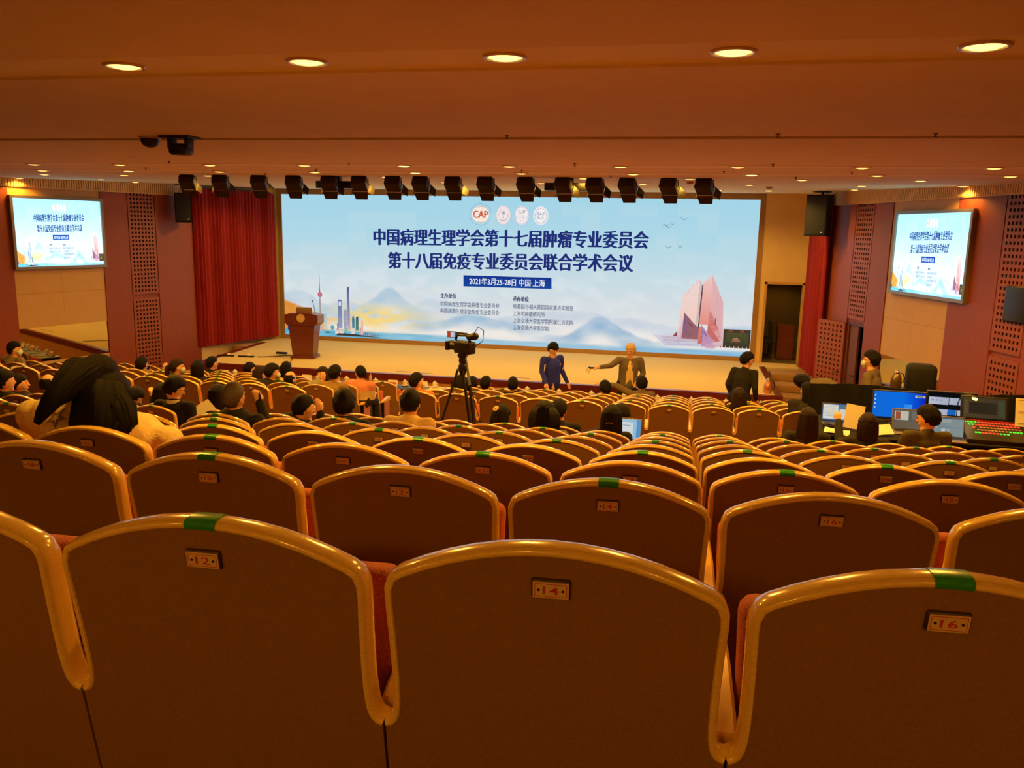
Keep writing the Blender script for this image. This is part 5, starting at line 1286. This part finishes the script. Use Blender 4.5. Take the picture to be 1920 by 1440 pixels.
# ------------------------------------------------------------------ sound and video consoles on the right
t = thing('console_desk', 'long black-draped desk carrying monitors, laptops and the mixing console', 'desk', (3.05, 9.78, -2.995))
ob('desk_top', MB().rbox(-1.65, 1.65, -.50, .58, .845, .875, .006).mesh('desk_top', M_drape, 40), t)
ob('drape', MB().box(-1.64, 1.64, .24, .25, .06, .845).mesh('drape', M_drape), t)
for sx in (-1.6, 1.6):
    for sy in (-.45, .19): ob('leg', MB().box(sx - .025, sx + .025, sy - .025, sy + .025, 0, .845).mesh('leg', M_black), t)
KZ = -2.995 + .876
n = 60
bd = MB(); rings = []
for j in range(7):
    z = -3.127 + (1.33 * j / 6); ring = []
    for i in range(n + 1):
        u = i / n; ring.append((1.50 + 3.2 * u, 10.62 + .022 * math.sin(u * 58) + .012 * math.sin(u * 131), z + (.03 * math.sin(u * 9) if j == 6 else 0)))
    rings.append(ring + [(x, y + .012, zz) for x, y, zz in ring[::-1]])
t = thing('black_drape', 'tall black cloth screen standing behind the monitors at the right', 'curtain', (0, 0, 0))
ob('cloth', bd.loft(rings).mesh('cloth', M_drape, 60), t)
ob('frame', MB().tube([(1.52, 10.68, -3.127), (1.52, 10.68, -1.84), (4.68, 10.68, -1.84), (4.68, 10.68, -3.127)], .015, 8).mesh('frame', M_black, 60), t)
def monitor(label, x, y, z, w_, h, rz, shapes, bez=(40, 40, 42)):
    t = thing('monitor', label, 'monitor', (x, y, KZ), rz)
    ob('housing', MB().rbox(-w_ / 2 - .012, w_ / 2 + .012, 0, .03, z - KZ - .014, z - KZ + h + .014, .006).mesh('housing', mat('monitor_bezel', (70, 70, 74), .35, metal=.4), 40), t)
    ob('stand', MB().rbox(-.03, .03, .025, .05, .008, z - KZ + h * .5, .008).rbox(-.11, .11, -.04, .12, 0, .012, .005).mesh('stand', M_black, 40), t)
    disp('display', t, T(0, -.0012, z - KZ + h / 2), w_, h, shapes)
blue = [(0, 0, .55, 1, (20, 110, 226), (14, 116, 240)), (.55, 0, 1, 1, (14, 116, 240), (10, 40, 206)), (.60, .45, .76, .78, (40, 140, 246), (60, 160, 250))] + [(.02, .12 + .16 * i, .045, .18 + .16 * i, (220, 226, 230), (220, 226, 230)) for i in range(4)] + [(.80, .08, .99, .17, (206, 206, 196), (206, 206, 196)), (.83, .105, .96, .145, (110, 110, 110), (110, 110, 110)), (0, .965, 1, 1, (30, 60, 110), (30, 60, 110))]
monitor('wide monitor showing a plain blue desktop with a column of icons', 2.43, 10.12, -2.055, .55, .305, YR(-3), blue)
grid = [(0, 0, 1, 1, (14, 14, 16), (14, 14, 16)), (.03, .18, .44, .45, (196, 200, 216), (176, 184, 206)), (.45, .18, .76, .43, (186, 192, 210), (170, 178, 200)), (.03, .62, .44, .84, (190, 196, 212), (180, 186, 204)), (.45, .62, .60, .82, (30, 110, 206), (30, 100, 190)), (.61, .62, .76, .82, (196, 200, 212), (190, 194, 206)), (.80, .06, .93, .20, (40, 110, 190), (40, 110, 190)), (.80, .24, .90, .36, (210, 206, 196), (210, 206, 196))] + [(.08 + .09 * i, .26, .13 + .09 * i, .32, (150, 160, 190), (150, 160, 190)) for i in range(3)]
monitor('dark monitor split into small preview pictures right of the blue monitor', 2.985, 10.12, -2.04, .50, .315, YR(-6), grid)
def laptop(label, x, y, z, w_, h, rz, shapes, tilt=14, mt=None, thk=.30, body=None):
    mt = body or mat('laptop_silver', (150, 140, 126), .35, metal=.6)
    t = thing('laptop', label, 'laptop', (x, y, z), rz)
    ob('base', MB().rbox(-w_ / 2, w_ / 2, -thk * w_ * 2.2, 0, 0, .016, .006).mesh('base', mt, 40), t)
    ob('keyboard', MB().box(-w_ * .43, w_ * .43, -thk * w_ * 1.1, -.02, .0162, .0185).mesh('keyboard', M_black), t)
    ld_ = ob('lid', MB().rbox(-w_ / 2, w_ / 2, 0, .010, 0, h, .004).mesh('lid', mt, 40), t, M=T(0, 0, .014) @ RX(YR(-tilt)))
    disp('display', ld_, T(0, -.0012, h / 2), w_ * .93, h * .9, shapes)
    return t
doc = [(0, 0, 1, 1, (60, 110, 170), (60, 110, 170)), (.03, .05, .62, .92, (232, 228, 214), (226, 222, 206)), (.66, .3, .97, .92, (226, 222, 206), (216, 212, 196)), (.62, .05, .97, .28, (90, 130, 150), (90, 130, 150))] + [(.08, .14 + .1 * i, .5, .16 + .1 * i, (170, 168, 160), (170, 168, 160)) for i in range(7)]
laptop('open laptop showing a pale document, leftmost on the console desk', 1.72, 9.96, KZ, .30, .21, YR(-4), doc, body=mat('laptop_dark', (60, 54, 48), .4))
slide = [(0, 0, 1, 1, (96, 92, 84), (104, 98, 88)), (.05, .08, .50, .55, (200, 196, 190), (206, 196, 176)), (.08, .12, .24, .52, (168, 84, 54), (168, 84, 54)), (.60, .08, .75, .5, (120, 112, 100), (120, 112, 100)), (.78, .08, .95, .5, (196, 190, 186), (196, 190, 186)), (0, .62, 1, 1, (110, 96, 76), (116, 100, 78))]
laptop('silver laptop showing slide previews below the blue monitor', 2.46, 9.74, KZ, .34, .235, YR(-4), slide)
spread = [(0, 0, 1, 1, (130, 144, 146), (140, 152, 152)), (0, 0, 1, .08, (90, 100, 110), (90, 100, 110)), (.03, .12, .6, .30, (156, 166, 162), (156, 166, 162)), (.3, .62, .42, .8, (196, 200, 196), (196, 200, 196)), (.46, .62, .56, .78, (150, 170, 180), (150, 170, 180)), (.05, .45, .16, .58, (190, 196, 192), (190, 196, 192)), (.2, .5, .95, .56, (120, 140, 150), (120, 140, 150))]
laptop('silver laptop with pale grey software window left of the mixing console', 2.80, 9.50, KZ, .33, .225, YR(-5), spread)
tag(ob('tape_roll', MB().lathe([(.035, 0), (.06, 0), (.06, .045), (.035, .045)], 20, cap=False).mesh('tape_roll', M_blackm, 40), None, (1.60, 9.62, KZ)), 'black roll of tape beside the leftmost laptop', 'tape roll')
# mixing console
t = thing('mixing_console', 'black mixing console with tilted screen and rows of lit red and green buttons', 'mixing console', (3.36, 9.58, KZ), YR(-5))
ob('chassis', MB().add([(-.40, -.26, 0), (.52, -.26, 0), (.52, .26, 0), (-.40, .26, 0), (-.38, -.26, .045), (.52, -.26, .045), (.52, .20, .16), (-.38, .20, .16)], [(0, 3, 2, 1), (4, 5, 6, 7), (0, 1, 5, 4), (1, 2, 6, 5), (2, 3, 7, 6), (3, 0, 4, 7)]).mesh('chassis', M_black), t)
Mscr = T(-.14, .20, .165) @ RX(YR(-22))
ob('screen_housing', MB().rbox(-.235, .235, 0, .03, 0, .27, .008, Mscr).mesh('screen_housing', M_black, 40), t)
disp('display', t, Mscr @ T(0, -.0012, .135), .42, .225, [(0, 0, 1, 1, (84, 66, 40), (70, 58, 40)), (.14, .22, .80, .80, (50, 40, 26), (54, 44, 30)), (.84, .1, .97, .9, (70, 74, 46), (70, 74, 46))] + [(.03, .15 + .1 * i, .1, .2 + .1 * i, (100, 86, 60), (100, 86, 60)) for i in range(7)])
ob('edge_strip', MB().box(-.38, .16, .178, .19, .154, .168).mesh('edge_strip', mat('red_strip', (170, 50, 36), .4)), t)
bm = {k: mat('button_' + k, c_, .4, emit=e) for k, c_, e in (('red', (255, 70, 40), 1.3), ('green', (70, 240, 60), 1.2), ('amber', (200, 130, 60), .5))}
slope = math.atan2(.115, .46)
for col, cells in (('red', [(i, 0) for i in range(4, 16)] + [(i, 1) for i in range(4, 16)] + [(3, 1), (2, 2)] + [(i, 4) for i in range(4, 9)]), ('green', [(i, 0) for i in range(0, 4)] + [(1, 1), (2, 1)] + [(i, 3) for i in range(12, 16)] + [(2, 4), (3, 4)] + [(i, 4) for i in range(9, 12)] + [(18, 1), (19, 1), (19, 2)]), ('amber', [(i, 2) for i in range(4, 16)] + [(i, 3) for i in range(3, 12)])):
    for i, j in cells:
        x = -.35 + i * .034; y = .14 - j * .062; z = .045 + (y + .26) * .25
        ob('button', MB().box(x, x + .022, y, y + .026, z - .002, z + .008).mesh('button', bm[col]), t)
lampt = thing('console_lamp', 'small gooseneck lamp glowing warm yellow over the console screen', 'lamp', (3.10, 9.70, KZ))
lampt.location = (3.03, 10.0, KZ)
ob('gooseneck', MB().tube([(.0, .04, 0), (0, .04, .30), (.02, .0, .40), (.06, -.06, .40)], .006, 8).lathe([(0, 0), (.04, 0), (.04, .012), (0, .014)], 16, T(0, .04, 0)).mesh('gooseneck', M_black, 60), lampt)
ob('lamp_head', MB().capsule((.05, -.05, .405), (.13, -.10, .395), .020, .022, 12, 3).mesh('lamp_head', M_black, 60), lampt)
ob('bulb', MB().capsule((.06, -.072, .388), (.13, -.116, .380), .017, .017, 12, 3).mesh('bulb', mat('lamp_glow_yellow', (255, 200, 90), .5, emit=6)), lampt)
PLm = bpy.data.lights.new('lamp', 'POINT'); PLm.energy = 1.2; PLm.color = (1, .7, .3); PLm.shadow_soft_size = .02; ob('light', PLm, lampt, (.10, -.12, .35))
def sheet(label, x, y, z, w_, h, M, lines=0, cat='paper', mt=None):
    nx, nz = 6, 8; vs = []; fs = []
    for j in range(nz + 1):
        for i in range(nx + 1):
            u, v = i / nx - .5, j / nz - .5; vs.append((u * w_, .012 * math.sin(u * 3 + v * 2), v * h))
    N = len(vs); vs += [(a, b + .0012, c_) for a, b, c_ in vs]
    for j in range(nz):
        for i in range(nx):
            a = j * (nx + 1) + i; q_ = (a, a + 1, a + nx + 2, a + nx + 1); fs.append(q_); fs.append(tuple(k + N for k in reversed(q_)))
    o = tag(ob('paper_sheet', MB().add(vs, fs).mesh('paper_sheet', mt or M_white, 60), None, M=T(x, y, z) @ M), label, cat)
    if lines:
        lm_ = MB()
        for k in range(lines):
            v = .40 - .8 * k / max(1, lines - 1)
            for (u0, u1) in ((-.38, .38),): lm_.add([(u0 * w_, -.016, v * h), (u1 * w_, -.016, v * h), (u1 * w_, -.016, v * h + .02 * h), (u0 * w_, -.016, v * h + .02 * h)], [(0, 1, 2, 3)])
        lo_ = ob('printed_lines', lm_.mesh('printed_lines', mat('ink_grey', (120, 104, 84), .8)), o); lo_['kind'] = 'stuff'
    return o
sheet('printed sheet standing upright at the right end of the mixing console', 3.60, 9.66, KZ + .30, .22, .31, RZ(YR(-6)) @ RX(YR(-20)), 3)
sheet('large sheet held up by the brown-haired woman at the consoles', 1.86, 9.60, -1.965, .20, .27, RX(YR(-18)) @ RY(YR(8)))
sheet('sheet of paper held by the man in olive jacket', 2.13, 9.44, -2.055, .21, .15, RX(YR(-52)) @ RY(YR(-14)))
sheet('sheet lying flat on the desk in front of the long-haired woman', 1.66, 9.42, KZ + .016, .26, .20, RX(YR(-84)) @ RY(YR(12)))
sheet('crumpled sheet at the right edge of the console desk', 3.78, 9.36, KZ + .045, .20, .14, RX(YR(-66)) @ RY(YR(-20)))
# things behind the drape
t = thing('covered_speaker', 'black cloth-covered box on a stand rising behind the drape', 'box', (3.12, 12.0, -3.27))
ob('cover', MB().rbox(-.18, .18, -.15, .15, 1.18, 1.60, .07).mesh('cover', M_blackm, 50), t)
ob('stand', MB().tube([(0, 0, .05), (0, 0, 1.2)], .02, 8).lathe([(0, 0), (.22, 0), (.22, .02), (.04, .05), (0, .05)], 20).mesh('stand', M_black, 60), t)
t = thing('equipment_case', 'tall dark equipment case behind the drape carrying the steel jug', 'case', (2.78, 11.85, -3.27))
ob('case_body', MB().rbox(-.13, .13, -.16, .16, 0, 1.28, .02).mesh('case_body', mat('case_brown', (70, 48, 34), .5), 40), t)
ob('case_edge', MB().box(-.134, .134, -.164, -.150, 1.255, 1.285).mesh('case_edge', M_grey), t)
jug('dull steel thermos jug standing behind the black drape', 2.78, 11.85, -1.988, .24, mat('jug_steel', (120, 100, 80), .3, metal=.7))
# ------------------------------------------------------------------ small things held by the audience
def phone(label, loc, M):
    t = thing('phone', label, 'phone', loc); t.matrix_world = T(*loc) @ M
    ob('case', MB().rbox(-.038, .038, -.004, .004, -.075, .075, .004).mesh('case', M_black, 40), t)
    disp('display', t, T(0, -.0046, 0), .066, .13, [(0, 0, 1, 1, (16, 18, 24), (20, 24, 30)), (.1, .1, .9, .4, (40, 46, 56), (40, 46, 56))])
phone('phone held up by the grizzled man in black suit', (-3.44, 6.14, -1.41), RZ(YR(-48)) @ RY(YR(28)) @ Matrix.Diagonal((.8, .8, .62, 1)))
phone('phone held by the person in tan jacket', (-9.46, 12.98, -2.60), RX(YR(-15)))
laptop('silver laptop with white and blue screen before the woman in black', -.50, 7.98, -2.02, .21, .215, YR(-6), [(0, 0, 1, 1, (176, 206, 226), (150, 196, 226)), (.0, .16, .62, .95, (226, 232, 232), (220, 228, 230)), (.80, .0, 1, 1, (84, 150, 206), (96, 160, 214)), (.1, .3, .5, .34, (150, 170, 180), (150, 170, 180))], tilt=12)


sheet('white sheet read by the young man in glasses', -5.16, 7.95, -2.02, .20, .28, RX(YR(-50)) @ RY(YR(38)), 0)
sheet('cream folded leaflet on a chair back at the far left', -10.92, 11.62, -2.44, .22, .16, RX(YR(-40)) @ RY(YR(-30)))
sheet('grey and cream brochure held up in front of the smiling woman', -5.66, 11.86, -2.46, .20, .22, RX(YR(-25)) @ RY(YR(-35)) @ RZ(YR(20)), 0, 'brochure', mat('brochure_grey', (150, 146, 124), .6))
# ------------------------------------------------------------------ back room behind the doorway
t = thing('side_cabinet', 'dark red wooden cabinet inside the doorway right of the screen', 'cabinet', (2.42, D + .80, STAGE_Z + .004))
ob('body', MB().box(-.20, .20, -.2, .2, 0, .86).mesh('body', M_wood_red), t); ob('door', MB().box(-.19, .19, -.215, -.2, .03, .83).mesh('door', M_wood_red), t)
ob('knob', MB().lathe([(0, 0), (.012, 0), (.014, .02), (0, .022)], 10, T(.14, -.215, .5) @ RX(PI / 2)).mesh('knob', M_chrome, 60), t)
for i in range(3):
    t = thing('stored_chair', f'black metal chair in the dark back room, {ORD[i]} of the row from the doorway', 'chair', (1.90, D + .66 + .42 * i, STAGE_Z + .001), YR(4), 'chairs stored in the back room')
    ob('frame', MB().tube([(-.2, 0, 0), (-.2, .02, .45), (-.19, .18, .90), (0, .2, .98), (.19, .18, .90), (.2, .02, .45), (.2, 0, 0)], .013, 8).mesh('frame', M_black, 60), t)
    ob('seat', MB().rbox(-.2, .2, -.36, .04, .43, .46, .012).mesh('seat', M_blackm, 40), t)
downlight(2.2, D + 1.0, -.952, 34, 'unseen fill lamp added inside the back room right of the screen', None, False, 150)  # unseen lamp, added to brighten the room behind the doorway

# ------------------------------------------------------------------ bake the grown surfaces, then lay prints on the garments
dg = bpy.context.evaluated_depsgraph_get()
done = []
for o in BAKE:
    me = bpy.data.meshes.new_from_object(o.evaluated_get(dg)); done.append((o, me))
for o, me in done:
    old = o.data; o.modifiers.clear(); o.data = me
    if not me.materials: me.materials.append(old.materials[0])
    for p in me.polygons: p.use_smooth = True
    bpy.data.meshes.remove(old)
from mathutils.bvhtree import BVHTree
for own, poly, org, di, mt, nm, lift in PATCHES:
    g_ = [c for c in own.children if c.name.split('.')[0] in ('top', 'jacket')][0]
    bv = BVHTree.FromPolygons([v.co for v in g_.data.vertices], [tuple(p.vertices) for p in g_.data.polygons])
    u_ = V((0, 0, 1)); r_ = di.cross(u_).normalized()
    def drop(a, b):
        h = bv.ray_cast(org + r_ * a + u_ * b, di)
        return (h[0] - di * lift) if h[0] is not None else None
    # dense fan so that the print follows the cloth
    cx = sum(p[0] for p in poly) / len(poly); cy = sum(p[1] for p in poly) / len(poly); n = len(poly); vs = []; fs = []; K = 4
    c0 = drop(cx, cy)
    if c0 is None: continue
    vs.append(c0)
    for k in range(1, K + 1):
        for i in range(n):
            p = drop(cx + (poly[i][0] - cx) * k / K, cy + (poly[i][1] - cy) * k / K); vs.append(p if p is not None else vs[-1])
    for i in range(n):
        j = (i + 1) % n; fs.append((0, 1 + i, 1 + j))
        for k in range(K - 1): fs.append((1 + k * n + i, 1 + (k + 1) * n + i, 1 + (k + 1) * n + j, 1 + k * n + j))
    ob(nm, MB().add(vs, fs).mesh(nm, mt, 60), own)
